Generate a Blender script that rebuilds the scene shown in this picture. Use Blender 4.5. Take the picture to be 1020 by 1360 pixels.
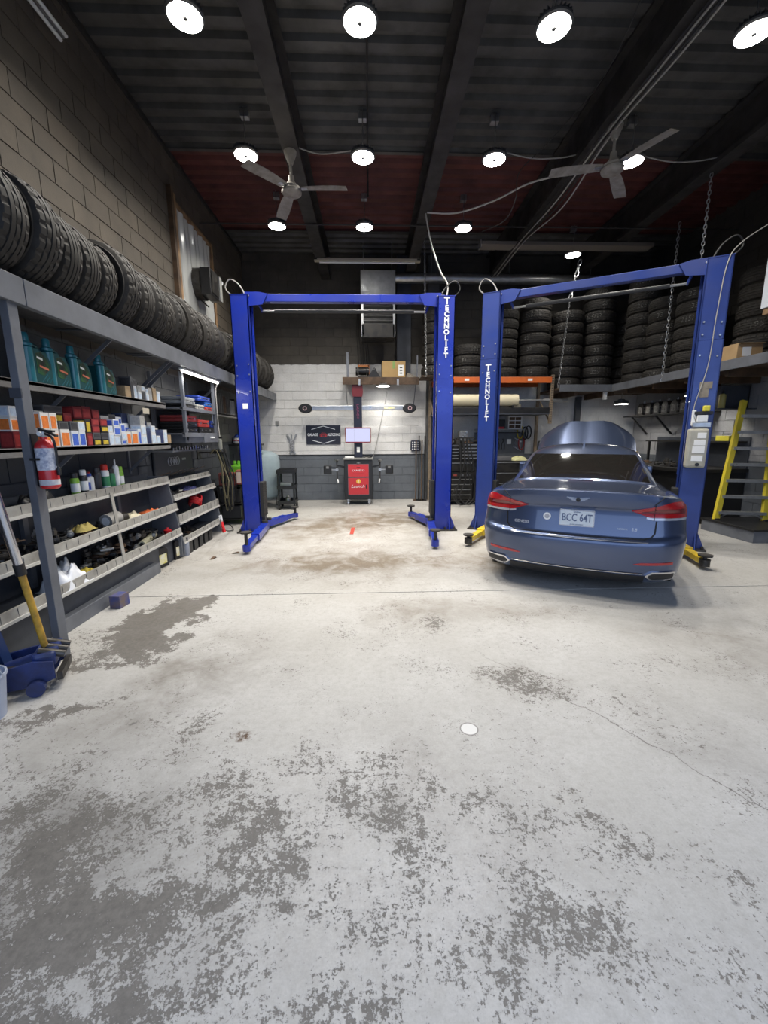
import bpy, bmesh, math, random
from mathutils import Vector, Matrix
from mathutils.bvhtree import BVHTree

for o in list(bpy.data.objects):
    bpy.data.objects.remove(o, do_unlink=True)
scene = bpy.context.scene
COL = scene.collection
rnd = random.Random(7)
PI = math.pi

# ------------------------------------------------------------------ camera
FPX, PITCH, YAW, ROLL, CAMH = 548.3, .1821, .034, -.0052, 1.55
_F = Vector((math.sin(YAW)*math.cos(PITCH), math.cos(YAW)*math.cos(PITCH), -math.sin(PITCH)))
_r0 = Vector((math.cos(YAW), -math.sin(YAW), 0)); _u0 = _r0.cross(_F)
_R = math.cos(ROLL)*_r0 + math.sin(ROLL)*_u0
_U = -math.sin(ROLL)*_r0 + math.cos(ROLL)*_u0
cam_data = bpy.data.cameras.new('camera')
cam_data.sensor_fit = 'HORIZONTAL'; cam_data.sensor_width = 27.0
cam_data.lens = FPX/1020*27.0
cam_data.clip_start = .03
cam = bpy.data.objects.new('camera', cam_data); COL.objects.link(cam)
cam.matrix_world = Matrix(((_R.x, _U.x, -_F.x, 0), (_R.y, _U.y, -_F.y, 0), (_R.z, _U.z, -_F.z, CAMH), (0, 0, 0, 1)))
scene.camera = cam

# ------------------------------------------------------------------ world, exposure
scene.view_settings.view_transform = 'Standard'
scene.view_settings.look = 'None'
scene.view_settings.gamma = 1.0
scene.view_settings.use_curve_mapping = False
scene.view_settings.exposure = 0.0
LAMP_W = 47.0          # each high bay lamp
world = bpy.data.worlds.new('overcast_sky'); scene.world = world
world.use_nodes = True
_bg = world.node_tree.nodes['Background']
_bg.inputs[0].default_value = (.52, .68, 1.0, 1); _bg.inputs[1].default_value = 2.0

def portal(loc, sx, sy, rot):
    l = bpy.data.lights.new('door_portal', 'AREA'); l.shape = 'RECTANGLE'; l.size = sx; l.size_y = sy
    l.cycles.is_portal = True
    o = bpy.data.objects.new('door_portal', l); COL.objects.link(o); o.location = loc; o.rotation_euler = rot

# ------------------------------------------------------------------ pixel rays -> points on known planes
def ray(x, y): return _F + (x-510)/FPX*_R + (680-y)/FPX*_U
def on_z(x, y, z=0.0):
    d = ray(x, y); return Vector((0, 0, CAMH)) + d*((z-CAMH)/d.z)
def on_y(x, y, Y):
    d = ray(x, y); return Vector((0, 0, CAMH)) + d*(Y/d.y)
def on_x(x, y, X):
    d = ray(x, y); return Vector((0, 0, CAMH)) + d*(X/d.x)

# ------------------------------------------------------------------ mesh helpers
class MB:
    def __init__(s): s.v = []; s.f = []
    def add(s, vs, fs):
        n = len(s.v); s.v += [tuple(q) for q in vs]; s.f += [tuple(i+n for i in q) for q in fs]; return s
    def box(s, x0, x1, y0, y1, z0, z1, M=None, ch=0):
        if ch > 0:
            return s._cbox(x0, x1, y0, y1, z0, z1, M, ch)
        vs = [Vector((x, y, z)) for z in (z0, z1) for y in (y0, y1) for x in (x0, x1)]
        if M is not None: vs = [M @ q for q in vs]
        return s.add(vs, [(0, 2, 3, 1), (4, 5, 7, 6), (0, 1, 5, 4), (2, 6, 7, 3), (0, 4, 6, 2), (1, 3, 7, 5)])
    def _cbox(s, x0, x1, y0, y1, z0, z1, M, c):
        bm = bmesh.new(); bmesh.ops.create_cube(bm, size=1)
        for q in bm.verts: q.co = Vector(((x0+x1)/2+q.co.x*(x1-x0), (y0+y1)/2+q.co.y*(y1-y0), (z0+z1)/2+q.co.z*(z1-z0)))
        bmesh.ops.bevel(bm, geom=bm.edges[:], offset=c, segments=2, profile=.6, affect='EDGES')
        if M is not None: bmesh.ops.transform(bm, matrix=M, verts=bm.verts)
        bm.verts.index_update()
        s.add([q.co.copy() for q in bm.verts], [[q.index for q in f.verts] for f in bm.faces]); bm.free(); return s
    def bar(s, p, q, w, h, up=(0, 0, 1), ch=0):
        p = Vector(p); q = Vector(q); d = q-p; L = d.length; d.normalize()
        u = Vector(up); sd = d.cross(u)
        if sd.length < 1e-4: sd = d.cross(Vector((1, 0, 0)))
        sd.normalize(); u = sd.cross(d)
        M = Matrix((( sd.x, d.x, u.x, p.x), (sd.y, d.y, u.y, p.y), (sd.z, d.z, u.z, p.z), (0, 0, 0, 1)))
        return s.box(-w/2, w/2, 0, L, -h/2, h/2, M, ch)
    def cyl(s, p, q, r, r2=None, n=16):
        p = Vector(p); q = Vector(q); r2 = r if r2 is None else r2
        d = (q-p).normalized(); a = d.orthogonal().normalized(); b = d.cross(a)
        vs = [p + (a*math.cos(t)+b*math.sin(t))*r for t in [2*PI*i/n for i in range(n)]] + [q + (a*math.cos(t)+b*math.sin(t))*r2 for t in [2*PI*i/n for i in range(n)]]
        fs = [(i, (i+1) % n, n+(i+1) % n, n+i) for i in range(n)] + [tuple(range(n-1, -1, -1)), tuple(range(n, 2*n))]
        return s.add(vs, fs)
    def tube(s, pts, r, n=6, closed=False):
        pts = [Vector(p) for p in pts]; m = len(pts); vs = []; prev = None
        for i, p in enumerate(pts):
            d = (pts[min(i+1, m-1)]-pts[max(i-1, 0)]) if not closed else (pts[(i+1) % m]-pts[i-1])
            if d.length < 1e-9: d = Vector((0, 0, 1))
            d.normalize()
            a = d.orthogonal() if prev is None else prev - d*prev.dot(d)
            if a.length < 1e-5: a = d.orthogonal()
            a.normalize(); b = d.cross(a); prev = a
            rr = r[i] if isinstance(r, (list, tuple)) else r
            vs += [p + (a*math.cos(2*PI*k/n)+b*math.sin(2*PI*k/n))*rr for k in range(n)]
        fs = []
        for i in range(m if closed else m-1):
            j = (i+1) % m
            fs += [(i*n+k, i*n+(k+1) % n, j*n+(k+1) % n, j*n+k) for k in range(n)]
        if not closed: fs += [tuple(range(n-1, -1, -1)), tuple(range((m-1)*n, m*n))]
        return s.add(vs, fs)
    def lathe(s, prof, n=24, M=None, caps=True):
        vs = []; m = len(prof)
        for (r, z) in prof:
            for k in range(n):
                t = 2*PI*k/n; q = Vector((r*math.cos(t), r*math.sin(t), z)); vs.append(M @ q if M is not None else q)
        fs = [(i*n+k, i*n+(k+1) % n, (i+1)*n+(k+1) % n, (i+1)*n+k) for i in range(m-1) for k in range(n)]
        if caps: fs += [tuple(range(n-1, -1, -1)), tuple(range((m-1)*n, m*n))]
        return s.add(vs, fs)
    def prism(s, poly, a, b, plane='yz', M=None):
        n = len(poly); vs = []
        for t in (a, b):
            for (p, q) in poly:
                w = Vector({'yz': (t, p, q), 'xz': (p, t, q), 'xy': (p, q, t)}[plane]); vs.append(M @ w if M is not None else w)
        fs = [(i, (i+1) % n, n+(i+1) % n, n+i) for i in range(n)] + [tuple(range(n-1, -1, -1)), tuple(range(n, 2*n))]
        return s.add(vs, fs)
    def grid(s, P):
        m = len(P); n = len(P[0])
        return s.add([q for row in P for q in row], [(i*n+j, i*n+j+1, (i+1)*n+j+1, (i+1)*n+j) for i in range(m-1) for j in range(n-1)])
    def mesh(s, name, mat, smooth=False, angle=35, fix=True):
        me = bpy.data.meshes.new(name); me.from_pydata(s.v, [], s.f); me.update()
        if fix:
            bm = bmesh.new(); bm.from_mesh(me); bmesh.ops.recalc_face_normals(bm, faces=bm.faces[:]); bm.to_mesh(me); bm.free()
        if mat is not None: me.materials.append(mat)
        if smooth:
            me.shade_smooth(); me.set_sharp_from_angle(angle=math.radians(angle))
        return me
    def build(s, name, mat, parent=None, smooth=False, loc=None, rot=None, angle=35, fix=True):
        return place(name, s.mesh(name, mat, smooth, angle, fix), parent, loc, rot)

def place(name, me, parent=None, loc=None, rot=None):
    o = bpy.data.objects.new(name, me); COL.objects.link(o)
    if name in STUFF: o['kind'] = 'stuff'
    if parent is not None: o.parent = parent
    if loc is not None: o.location = loc
    if rot is not None: o.rotation_euler = rot
    return o
ORD = ['first', 'second', 'third', 'fourth', 'fifth', 'sixth', 'seventh', 'eighth', 'ninth', 'tenth', 'eleventh', 'twelfth', 'thirteenth', 'fourteenth', 'fifteenth', 'sixteenth', 'seventeenth', 'eighteenth', 'nineteenth', 'twentieth']
ORD += ['twenty-'+q for q in ORD[:9]]+['thirtieth']+['thirty-'+q for q in ORD[:9]]
STUFF = {'rail_slots', 'upright_holes', 'cooling_fins', 'case_ribs', 'moulded_ribs'}
def tag(o, label, cat, group=None):
    o['label'] = label; o['category'] = cat
    if group: o['group'] = group
    return o
def thing(name, label, cat, loc=(0, 0, 0), rz=0, group=None, rot=None):
    o = bpy.data.objects.new(name, None); COL.objects.link(o); o.empty_display_size = .05
    o.location = loc; o.rotation_euler = rot if rot is not None else (0, 0, rz)
    return tag(o, label, cat, group)
def copy_tree(o, parent=None, loc=None, rot=None, label=None):
    c = o.copy(); COL.objects.link(c)
    if parent is not None: c.parent = parent
    if loc is not None: c.location = loc
    if rot is not None: c.rotation_euler = rot
    if label: c['label'] = label
    for ch in o.children: copy_tree(ch, c)
    return c
def struct(o): o['kind'] = 'structure'; return o
def rotm(rx=0, ry=0, rz=0, t=(0, 0, 0)):
    return Matrix.Translation(t) @ Matrix.Rotation(rz, 4, 'Z') @ Matrix.Rotation(ry, 4, 'Y') @ Matrix.Rotation(rx, 4, 'X')
def sag(p, q, d, n=14):
    p = Vector(p); q = Vector(q)
    return [p.lerp(q, i/n) + Vector((0, 0, -4*d*(i/n)*(1-i/n))) for i in range(n+1)]
def crom(P, k=6):
    P = [Vector(p) for p in P]; out = []
    for i in range(len(P)-1):
        a = P[max(i-1, 0)]; b = P[i]; c = P[i+1]; d = P[min(i+2, len(P)-1)]
        for j in range(k):
            t = j/k; out.append(.5*((2*b)+(c-a)*t+(2*a-5*b+4*c-d)*t*t+(3*b-a-3*c+d)*t**3))
    return out+[P[-1]]
_tcache = {}
def text_mesh(s, size, mat, depth=.002, shear=0, bold=0, space=1.0):
    cu = bpy.data.curves.new('lettering', 'FONT'); cu.body = s; cu.size = size; cu.extrude = depth/2
    cu.align_x = 'CENTER'; cu.align_y = 'CENTER'; cu.shear = shear; cu.offset = bold; cu.space_character = space
    cu.resolution_u = 3
    ob = bpy.data.objects.new('tmp', cu); COL.objects.link(ob)
    bpy.context.view_layer.update()
    me = bpy.data.meshes.new_from_object(ob.evaluated_get(bpy.context.evaluated_depsgraph_get()))
    bpy.data.objects.remove(ob); bpy.data.curves.remove(cu)
    me.materials.clear(); me.materials.append(mat); return me
def text_on(name, s, size, mat, parent, M, **k):
    fit = k.pop('fit', None); me = text_mesh(s, size, mat, **k)
    if fit:
        xs = [q.co.x for q in me.vertices]; me.transform(Matrix.Scale(fit/(max(xs)-min(xs)), 4, (1, 0, 0)))
    me.transform(M); return place(name, me, parent)

# ------------------------------------------------------------------ materials
class NT:
    def __init__(s, name):
        s.m = bpy.data.materials.new(name); s.m.use_nodes = True; s.t = s.m.node_tree
        s.b = s.t.nodes['Principled BSDF']
    def n(s, ty, **k):
        q = s.t.nodes.new(ty)
        for a, b in k.items(): setattr(q, a, b)
        return q
    def l(s, a, b): s.t.links.new(a, b)
    def math(s, op, a, b=None, clamp=False):
        q = s.n('ShaderNodeMath', operation=op, use_clamp=clamp)
        for i, x in enumerate((a, b)):
            if x is None: continue
            if isinstance(x, (int, float)): q.inputs[i].default_value = x
            else: s.l(x, q.inputs[i])
        return q.outputs[0]
    def mix(s, f, a, b, mode='MIX'):
        q = s.n('ShaderNodeMix', data_type='RGBA', blend_type=mode)
        for i, x in ((0, f), (6, a), (7, b)):
            if isinstance(x, (int, float)): q.inputs[i].default_value = x
            elif isinstance(x, tuple): q.inputs[i].default_value = (*x[:3], 1)
            else: s.l(x, q.inputs[i])
        return q.outputs[2]
    def noise(s, vec, scale, detail=4, rough=.55, dist=0):
        q = s.n('ShaderNodeTexNoise'); s.l(vec, q.inputs['Vector'])
        q.inputs['Scale'].default_value = scale; q.inputs['Detail'].default_value = detail
        q.inputs['Roughness'].default_value = rough; q.inputs['Distortion'].default_value = dist
        return q.outputs[0]
    def ramp(s, x, lo, hi, a=0., b=1.):
        q = s.n('ShaderNodeMapRange'); s.l(x, q.inputs[0])
        for i, vv in enumerate((lo, hi, a, b)): q.inputs[i+1].default_value = vv
        return q.outputs[0]
    def obj(s): return s.n('ShaderNodeTexCoord').outputs['Object']
    def pos(s): return s.n('ShaderNodeNewGeometry').outputs['Position']
    def rand(s): return s.n('ShaderNodeObjectInfo').outputs['Random']
    def bump(s, h, strength=.3, dist=.01):
        q = s.n('ShaderNodeBump'); q.inputs['Strength'].default_value = strength; q.inputs['Distance'].default_value = dist
        s.l(h, q.inputs['Height']); s.l(q.outputs[0], s.b.inputs['Normal'])
_mats = {}
def mat(name, col, rough=.5, metal=0., col2=None, scale=6., amt=.5, bump=0., coat=0., rand=0., emit=None, emis=0.):
    if name in _mats: return _mats[name]
    t = NT(name); b = t.b
    b.inputs['Roughness'].default_value = rough; b.inputs['Metallic'].default_value = metal
    b.inputs['Coat Weight'].default_value = coat
    c = None
    if col2 is not None:
        nz = t.noise(t.obj(), scale, 5, .6)
        c = t.mix(t.ramp(nz, .35, .7, 0, amt*1.6), col, col2)
        r = t.ramp(nz, .3, .7, max(rough-.12, .03), min(rough+.15, 1)); t.l(r, b.inputs['Roughness'])
    if rand:
        r = t.ramp(t.rand(), 0, 1, 1-rand, 1+rand)
        q = t.n('ShaderNodeMix', data_type='RGBA', blend_type='MULTIPLY'); q.inputs[0].default_value = 1
        if c is not None: t.l(c, q.inputs[6])
        else: q.inputs[6].default_value = (*col, 1)
        t.l(r, q.inputs[7]); c = q.outputs[2]
    if c is not None: t.l(c, b.inputs['Base Color'])
    else: b.inputs['Base Color'].default_value = (*col, 1)
    if bump: t.bump(t.noise(t.obj(), scale*6, 4), bump, .004)
    if emit is not None:
        b.inputs['Emission Color'].default_value = (*emit, 1); b.inputs['Emission Strength'].default_value = emis
    _mats[name] = t.m; return t.m

M_STEEL = mat('painted_grey_steel', (.16, .17, .19), .45, .1, (.09, .095, .11), 3, .5, .08)
M_BENCH = mat('worn_grey_rail', (.42, .41, .38), .5, .2, (.22, .21, .19), 5, .6, .1)
M_DKGREY = mat('dark_slate_paint', (.055, .062, .078), .5, 0, (.035, .04, .05), 3, .5)
M_BLACK = mat('black_plastic', (.012, .012, .013), .45)
M_BLKMET = mat('black_metal', (.018, .018, .02), .4, .3, (.04, .036, .03), 8, .5)
M_CHROME = mat('chrome', (.7, .7, .72), .15, 1)
M_GALV = mat('galvanised_steel', (.5, .51, .52), .38, .9, (.36, .36, .36), 9, .5)
M_WHITE = mat('white_plastic', (.75, .76, .76), .45)
M_PAPER = mat('white_paper', (.8, .8, .78), .7)
M_BLUE = mat('lift_blue_paint', (.009, .028, .32), .32, 0, (.007, .021, .23), 2.2, .5, 0, .25)
M_BLUEDK = mat('lift_blue_paint_aged', (.018, .045, .24), .36, 0, (.013, .032, .17), 2.2, .5, 0, .2)
M_YEL = mat('arm_yellow_paint', (.72, .50, .02), .45, 0, (.35, .24, .03), 6, .7)
M_RUBBER = mat('black_rubber', (.016, .016, .016), .75, 0, (.03, .028, .026), 12, .5)
M_WOOD = mat('rough_wood', (.32, .20, .10), .7, 0, (.16, .09, .045), 4, .7, .2)
M_DKWOOD = mat('dark_stained_wood', (.10, .058, .030), .65, 0, (.045, .027, .016), 5, .7, .2)
M_CARD = mat('cardboard', (.42, .28, .14), .8, 0, (.34, .22, .11), 3, .5)
M_RED = mat('red_gloss', (.52, .02, .025), .35, 0, None, coat=.3)
M_GREEN = mat('lime_plastic', (.18, .52, .04), .5)
M_CABLE = mat('black_cable', (.012, .012, .012), .5)
M_CABLEG = mat('grey_cable', (.30, .29, .27), .55)
M_DIRTY = mat('oily_metal', (.07, .065, .06), .42, .5, (.03, .026, .022), 14, .7)
M_RUST = mat('rusty_metal', (.17, .10, .06), .7, .3, (.06, .045, .035), 9, .7)
# ================================================================== SETTING
XL, XR, YB, YF, ZC = -2.8, 6.5, 10.15, -.5, 5.53

def floor_material():
    t = NT('worn_painted_concrete'); P = t.pos()
    nz = t.n('ShaderNodeTexNoise'); t.l(P, nz.inputs['Vector']); nz.inputs['Scale'].default_value = 3.2; nz.inputs['Detail'].default_value = 7; nz.inputs['Roughness'].default_value = .68
    vm = t.n('ShaderNodeVectorMath', operation='MULTIPLY_ADD'); t.l(nz.outputs['Color'], vm.inputs[0]); vm.inputs[1].default_value = (.95, .95, 0); vm.inputs[2].default_value = (-.475, -.475, 0)
    va = t.n('ShaderNodeVectorMath', operation='ADD'); t.l(P, va.inputs[0]); t.l(vm.outputs[0], va.inputs[1]); PD = va.outputs[0]
    def blob(px, py, sx, sy, rot, w, soft=1.0, world=None, exact=False):
        c = on_z(px, py) if world is None else Vector(world)
        mp = t.n('ShaderNodeMapping', vector_type='TEXTURE'); t.l(P if exact else PD, mp.inputs[0])
        mp.inputs[1].default_value = (c.x, c.y, 0); mp.inputs[2].default_value = (0, 0, rot); mp.inputs[3].default_value = (sx, sy, 1)
        ln = t.n('ShaderNodeVectorMath', operation='LENGTH'); t.l(mp.outputs[0], ln.inputs[0])
        return t.ramp(ln.outputs['Value'], 1-soft, 1, w, 0)
    def total(L):
        a = None
        for q in L: a = q if a is None else t.math('ADD', a, q)
        return a
    n1 = t.noise(P, 1.1, 5, .6); n2 = t.noise(P, 34, 6, .70); n3 = t.noise(P, 110, 4, .65)
    n4 = t.noise(P, .45, 3, .5)
    # flaked paint
    dens = total([blob(215, 822, .30, .50, -.45, .62, .35), blob(200, 852, .22, .25, 0, .50, .5), blob(150, 878, .50, .13, -.1, .34), blob(70, 955, .32, .12, .5, .28),
                  blob(150, 850, .5, .4, 0, .14), blob(60, 1010, .5, .5, 0, .10), blob(60, 1130, .55, .45, .3, .20), blob(110, 1230, .45, .35, 0, .17), blob(60, 1330, .5, .4, 0, .16),
                  blob(345, 1090, .42, .22, -.5, .13), blob(345, 1160, .16, .10, 0, .20), blob(600, 1060, .25, .30, 0, .11), blob(520, 1080, .25, .28, 0, .10), blob(430, 1050, .7, .5, 0, .09),
                  blob(700, 905, .55, .22, -.3, .16), blob(570, 830, .5, .3, 0, .12), blob(250, 970, .45, .28, 0, .13), blob(620, 1250, .6, .35, 0, .08), blob(300, 1280, .6, .3, 0, .10),
                  blob(760, 1200, .5, .5, .4, .07), blob(930, 1180, .35, .6, .3, .07), blob(480, 1290, .5, .3, 0, .05), blob(810, 1080, .10, .28, .5, .15)])
    dens = t.math('MULTIPLY', dens, t.ramp(t.noise(P, 4.5, 6, .7), .30, .62, .25, 1.25))
    dens = t.math('ADD', dens, t.ramp(t.noise(P, 2.2, 7, .68), .38, .72, -.015, .17))
    chips = t.math('ADD', t.math('MULTIPLY', n2, .62), t.math('MULTIPLY', n3, .40))
    wear = t.ramp(t.math('ADD', chips, dens), .655, .70, 0, .88)
    # grime
    dirt = total([blob(460, 748, 1.7, .6, 0, .8), blob(530, 690, 1.7, 1.3, 0, .95), blob(420, 700, 1.2, 1.1, 0, .8), blob(690, 745, 1.3, .6, 0, .5), blob(255, 900, .45, .9, -.45, .55), blob(95, 1090, .6, .5, .3, .5),
                  blob(60, 1250, .5, .5, 0, .22), blob(560, 815, .6, .4, 0, .45), blob(690, 810, .9, .4, 0, .40), blob(980, 850, 1.0, .8, 0, .42), blob(780, 760, 1.1, .5, -.5, .30),
                  blob(380, 900, .5, .6, 0, .12), blob(540, 1050, .4, .6, 0, .20), blob(740, 1150, .25, .7, .5, .16), blob(300, 1160, .6, .4, 0, .16), blob(960, 1000, .4, .8, .5, .12), blob(500, 735, 3.2, 1.5, 0, .34)])
    dirt = t.math('ADD', dirt, t.ramp(n4, .35, .75, .02, .26))
    dirt = t.math('ADD', dirt, t.math('MULTIPLY', dens, .9))
    dirtm = t.math('MULTIPLY', dirt, t.ramp(t.noise(P, 3.2, 8, .68, .6), .28, .66, .15, 1.5), True)
    spots = t.ramp(t.noise(P, 9.5, 3, .5), .715, .77, 0, .6)
    sep = t.n('ShaderNodeSeparateXYZ'); t.l(P, sep.inputs[0])
    base = t.mix(t.ramp(n1, .3, .7), (.47, .457, .43), (.58, .57, .555))
    base = t.mix(t.ramp(n3, .3, .75, 0, .40), base, (.30, .29, .27))
    base = t.mix(t.ramp(t.noise(P, 26, 6, .7), .45, .7, 0, .45), base, (.33, .315, .285))
    c = t.mix(dirtm, base, t.mix(t.ramp(sep.outputs[1], 1.5, 4.5), (.20, .19, .175), (.20, .165, .125)))
    c = t.mix(wear, c, t.mix(t.ramp(n2, .3, .7), (.075, .069, .062), (.175, .16, .142)))
    c = t.mix(spots, c, (.07, .066, .062))
    # hairline crack running to the right
    pts = [on_z(*q) for q in ((640, 868), (690, 898), (760, 925), (830, 960), (920, 1000), (1020, 1072))]
    a, b = pts[0], pts[-1]; k = (b.y-a.y)/(b.x-a.x)
    wob = t.math('MULTIPLY', t.math('SUBTRACT', t.noise(P, 3.5, 6, .65), .5), .30)
    ly = t.math('ADD', t.math('MULTIPLY', t.math('SUBTRACT', sep.outputs[0], a.x), k), a.y)
    dist = t.math('ABSOLUTE', t.math('ADD', t.math('SUBTRACT', sep.outputs[1], ly), wob))
    crack = t.math('MULTIPLY', t.ramp(dist, .002, .009, .8, 0), t.ramp(sep.outputs[0], a.x-.1, a.x+.2))
    c = t.mix(crack, c, (.10, .09, .08))
    # two round floor plugs
    def disc(px, py, r, col, base):
        q = blob(px, py, r, r, 0, 1., .12, exact=True); return t.mix(q, base, col)
    c = disc(623, 968, .052, (.16, .15, .14), c); c = disc(623, 968, .046, (.66, .65, .63), c)
    c = t.mix(t.math('MULTIPLY', blob(321, 978, .06, .05, 0, 1., .5, exact=True), t.ramp(n2, .4, .55)), c, (.09, .05, .03))
    t.l(c, t.b.inputs['Base Color'])
    r = t.math('ADD', t.ramp(n2, .3, .7, .36, .58), t.math('MULTIPLY', wear, .2)); t.l(r, t.b.inputs['Roughness'])
    t.b.inputs['Specular IOR Level'].default_value = .35
    hgt = t.math('SUBTRACT', t.math('MULTIPLY', n3, .3), t.math('MULTIPLY', wear, .5)); t.bump(hgt, .35, .004)
    return t.m
M_FLOOR = floor_material()
M_JOINT = mat('joint_dirt', (.05, .045, .04), .9)
fl = struct(MB().box(-3.1, 6.7, YF-.2, 10.4, -.30, -.02).build('floor', M_JOINT))
for (y0, y1, xa, xb) in ((YF-.2, 3.935, -3.1, 6.7), (3.947, 10.4, -3.1, 6.7)):
    MB().box(xa, xb, y0, y1, -.02, 0).build('slab', M_FLOOR, fl)
struct(MB().box(-30, 34, -40, YF-.2, -.3, -.02).build('driveway', mat('asphalt', (.16, .16, .17), .9, 0, (.10, .10, .11), 8, .5)))

# ---- block walls
def block_material(name, side):
    t = NT(name); P = t.pos(); sep = t.n('ShaderNodeSeparateXYZ'); t.l(P, sep.inputs[0]); z = sep.outputs[2]
    n = t.noise(P, 3.0, 6, .62); nf = t.noise(P, 60, 5, .7); rd = t.rand()
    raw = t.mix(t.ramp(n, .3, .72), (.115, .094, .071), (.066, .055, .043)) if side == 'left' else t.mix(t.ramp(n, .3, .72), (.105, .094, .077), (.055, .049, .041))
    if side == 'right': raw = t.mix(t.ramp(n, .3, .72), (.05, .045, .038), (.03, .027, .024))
    raw = t.mix(t.ramp(rd, 0, 1, 0, .45), raw, (.055, .049, .042))
    zz = t.math('ADD', z, t.math('MULTIPLY', t.math('SUBTRACT', t.noise(P, 5, 4, .6), .5), .10))
    if side == 'left':
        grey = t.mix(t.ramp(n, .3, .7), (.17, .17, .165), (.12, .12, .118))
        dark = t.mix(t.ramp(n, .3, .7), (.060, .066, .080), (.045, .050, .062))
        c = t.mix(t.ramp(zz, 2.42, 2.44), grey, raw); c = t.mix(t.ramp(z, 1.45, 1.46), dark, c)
    else:
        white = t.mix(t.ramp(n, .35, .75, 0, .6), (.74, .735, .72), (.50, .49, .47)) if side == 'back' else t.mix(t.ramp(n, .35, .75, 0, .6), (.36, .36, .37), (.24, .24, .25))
        grey = t.mix(t.ramp(n, .3, .75), (.135, .150, .170), (.095, .105, .120))
        lim = 3.20 if side == 'back' else 2.6
        c = t.mix(t.ramp(zz, lim-.01, lim+.012), white, raw); c = t.mix(t.ramp(z, 1.10, 1.106), grey, c)
    c = t.mix(t.ramp(nf, .45, .8, 0, .35), c, (.06, .055, .05))
    t.l(c, t.b.inputs['Base Color']); t.b.inputs['Roughness'].default_value = .8
    t.bump(nf, .35, .004); return t.m
M_MORTAR = mat('mortar', (.17, .155, .13), .9, 0, (.12, .11, .092), 8, .5)
def block_mesh(w, d, h, m):
    return MB().box(-w/2, w/2, 0, d, -h/2, h/2, None, .003).mesh('block', m)
def block_wall(name, base_box, m, axis, u0, u1, v1, keep, skip, front):
    """courses of 0.4 x 0.2 blocks; axis 'y' = left wall (faces +x), 'x' = back wall (faces -y)"""
    w = struct(MB().box(*base_box).build(name, m))
    me = block_mesh(.391, .009, .191, m); half = block_mesh(.191, .009, .191, m); rest = MB(); nobj = 0
    rows = int(v1/.2)+1
    for r in range(rows):
        z = .1+.2*r
        if z > v1: break
        u = u0+(0 if r % 2 else -.2)
        while u < u1-.02:
            a, b = max(u, u0), min(u+.4, u1); u += .4
            if b-a < .15: continue
            c = (a+b)/2
            if skip and skip(c, z): continue
            mm = me if b-a > .3 else half
            jit = rnd.uniform(-.0015, .003)
            if keep(c, z) and nobj < 298:
                nobj += 1
                if axis == 'y': place('block', mm, w, (front-.009+jit, c, z), (0, 0, -PI/2))
                elif axis == '-y': place('block', mm, w, (front+.009-jit, c, z), (0, 0, PI/2))
                else: place('block', mm, w, (c, front+.009-jit, z), (0, 0, PI))
            else:
                hw = (b-a)/2-.0045
                if axis == 'y': rest.box(front-.014, front+jit, c-hw, c+hw, z-.0955, z+.0955)
                elif axis == '-y': rest.box(front-jit, front+.014, c-hw, c+hw, z-.0955, z+.0955)
                else: rest.box(c-hw, c+hw, front-jit, front+.014, z-.0955, z+.0955)
    if rest.v:
        o = rest.build('blockwork', m, w); o['kind'] = 'stuff'
    return w
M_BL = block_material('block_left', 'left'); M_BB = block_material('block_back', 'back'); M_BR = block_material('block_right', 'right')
WIN = (6.72, 8.12, 3.34, 4.88)
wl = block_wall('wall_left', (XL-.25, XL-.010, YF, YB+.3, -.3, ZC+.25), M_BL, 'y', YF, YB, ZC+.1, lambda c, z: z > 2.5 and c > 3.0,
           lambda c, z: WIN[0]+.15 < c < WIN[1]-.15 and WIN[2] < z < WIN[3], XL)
wb = block_wall('wall_back', (XL-.25, XR+.25, YB+.010, YB+.3, -.3, ZC+.25), M_BB, 'x', XL, XR, ZC+.1, lambda c, z: c < 1.35, None, YB)
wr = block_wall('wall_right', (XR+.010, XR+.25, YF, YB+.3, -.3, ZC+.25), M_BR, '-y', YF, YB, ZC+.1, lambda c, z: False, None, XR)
# dark strip where white paint meets grey
MB().box(XL+.45, 1.36, YB-.016, YB+.004, 1.098, 1.116).build('conduit_strip', M_BLACK, wb)
# front wall with the open overhead doorway the camera looks in from
wf = struct(MB().box(XL-.25, -2.35, YF-.25, YF, -.3, ZC+.25).box(4.6, XR+.25, YF-.25, YF, -.3, ZC+.25).box(-2.35, 4.6, YF-.25, YF, 4.25, ZC+.25).build('wall_front', M_MORTAR))
portal((1.12, YF-.12, 2.12), 6.9, 4.2, (-PI/2, 0, 0))

# ---- ceiling: corrugated deck on beams
def deck_mesh(y0, y1, m):
    P = []; y = y0; per = .235
    prof = [(0, 0), (.105, 0), (.13, .05), (.205, .05), (.235, 0)]
    line = []
    while y < y1-.001:
        for (a, b) in prof[:-1]: line.append((min(y+a, y1), ZC-.0+b))
        y += per
    line.append((y1, ZC))
    mb = MB(); rows = [[Vector((x, a, b)) for (a, b) in line] for x in (XL-.1, XR+.1)]
    mb.grid(rows)
    return mb
M_DECK = mat('grey_deck', (.095, .093, .088), .55, .3, (.05, .048, .045), 2.5, .6, .1)
M_DECKR = mat('red_primer_deck', (.12, .032, .027), .6, .1, (.06, .020, .018), 2.5, .6, .1)
M_BEAM = mat('dark_beam', (.045, .042, .040), .6, .3, (.025, .023, .022), 3, .6)
ce = struct(MB().box(XL-.3, XR+.3, YF-.3, YB+.4, ZC+.08, ZC+.25).build('ceiling', M_DECK))
for (a, b, m) in ((YF-.2, 2.0, M_DECK), (2.0, 6.72, M_DECK), (6.72, 9.05, M_DECKR), (9.05, YB+.1, M_DECK)):
    deck_mesh(a, b, m).build('deck_sheet', m, ce, fix=False)
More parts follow.
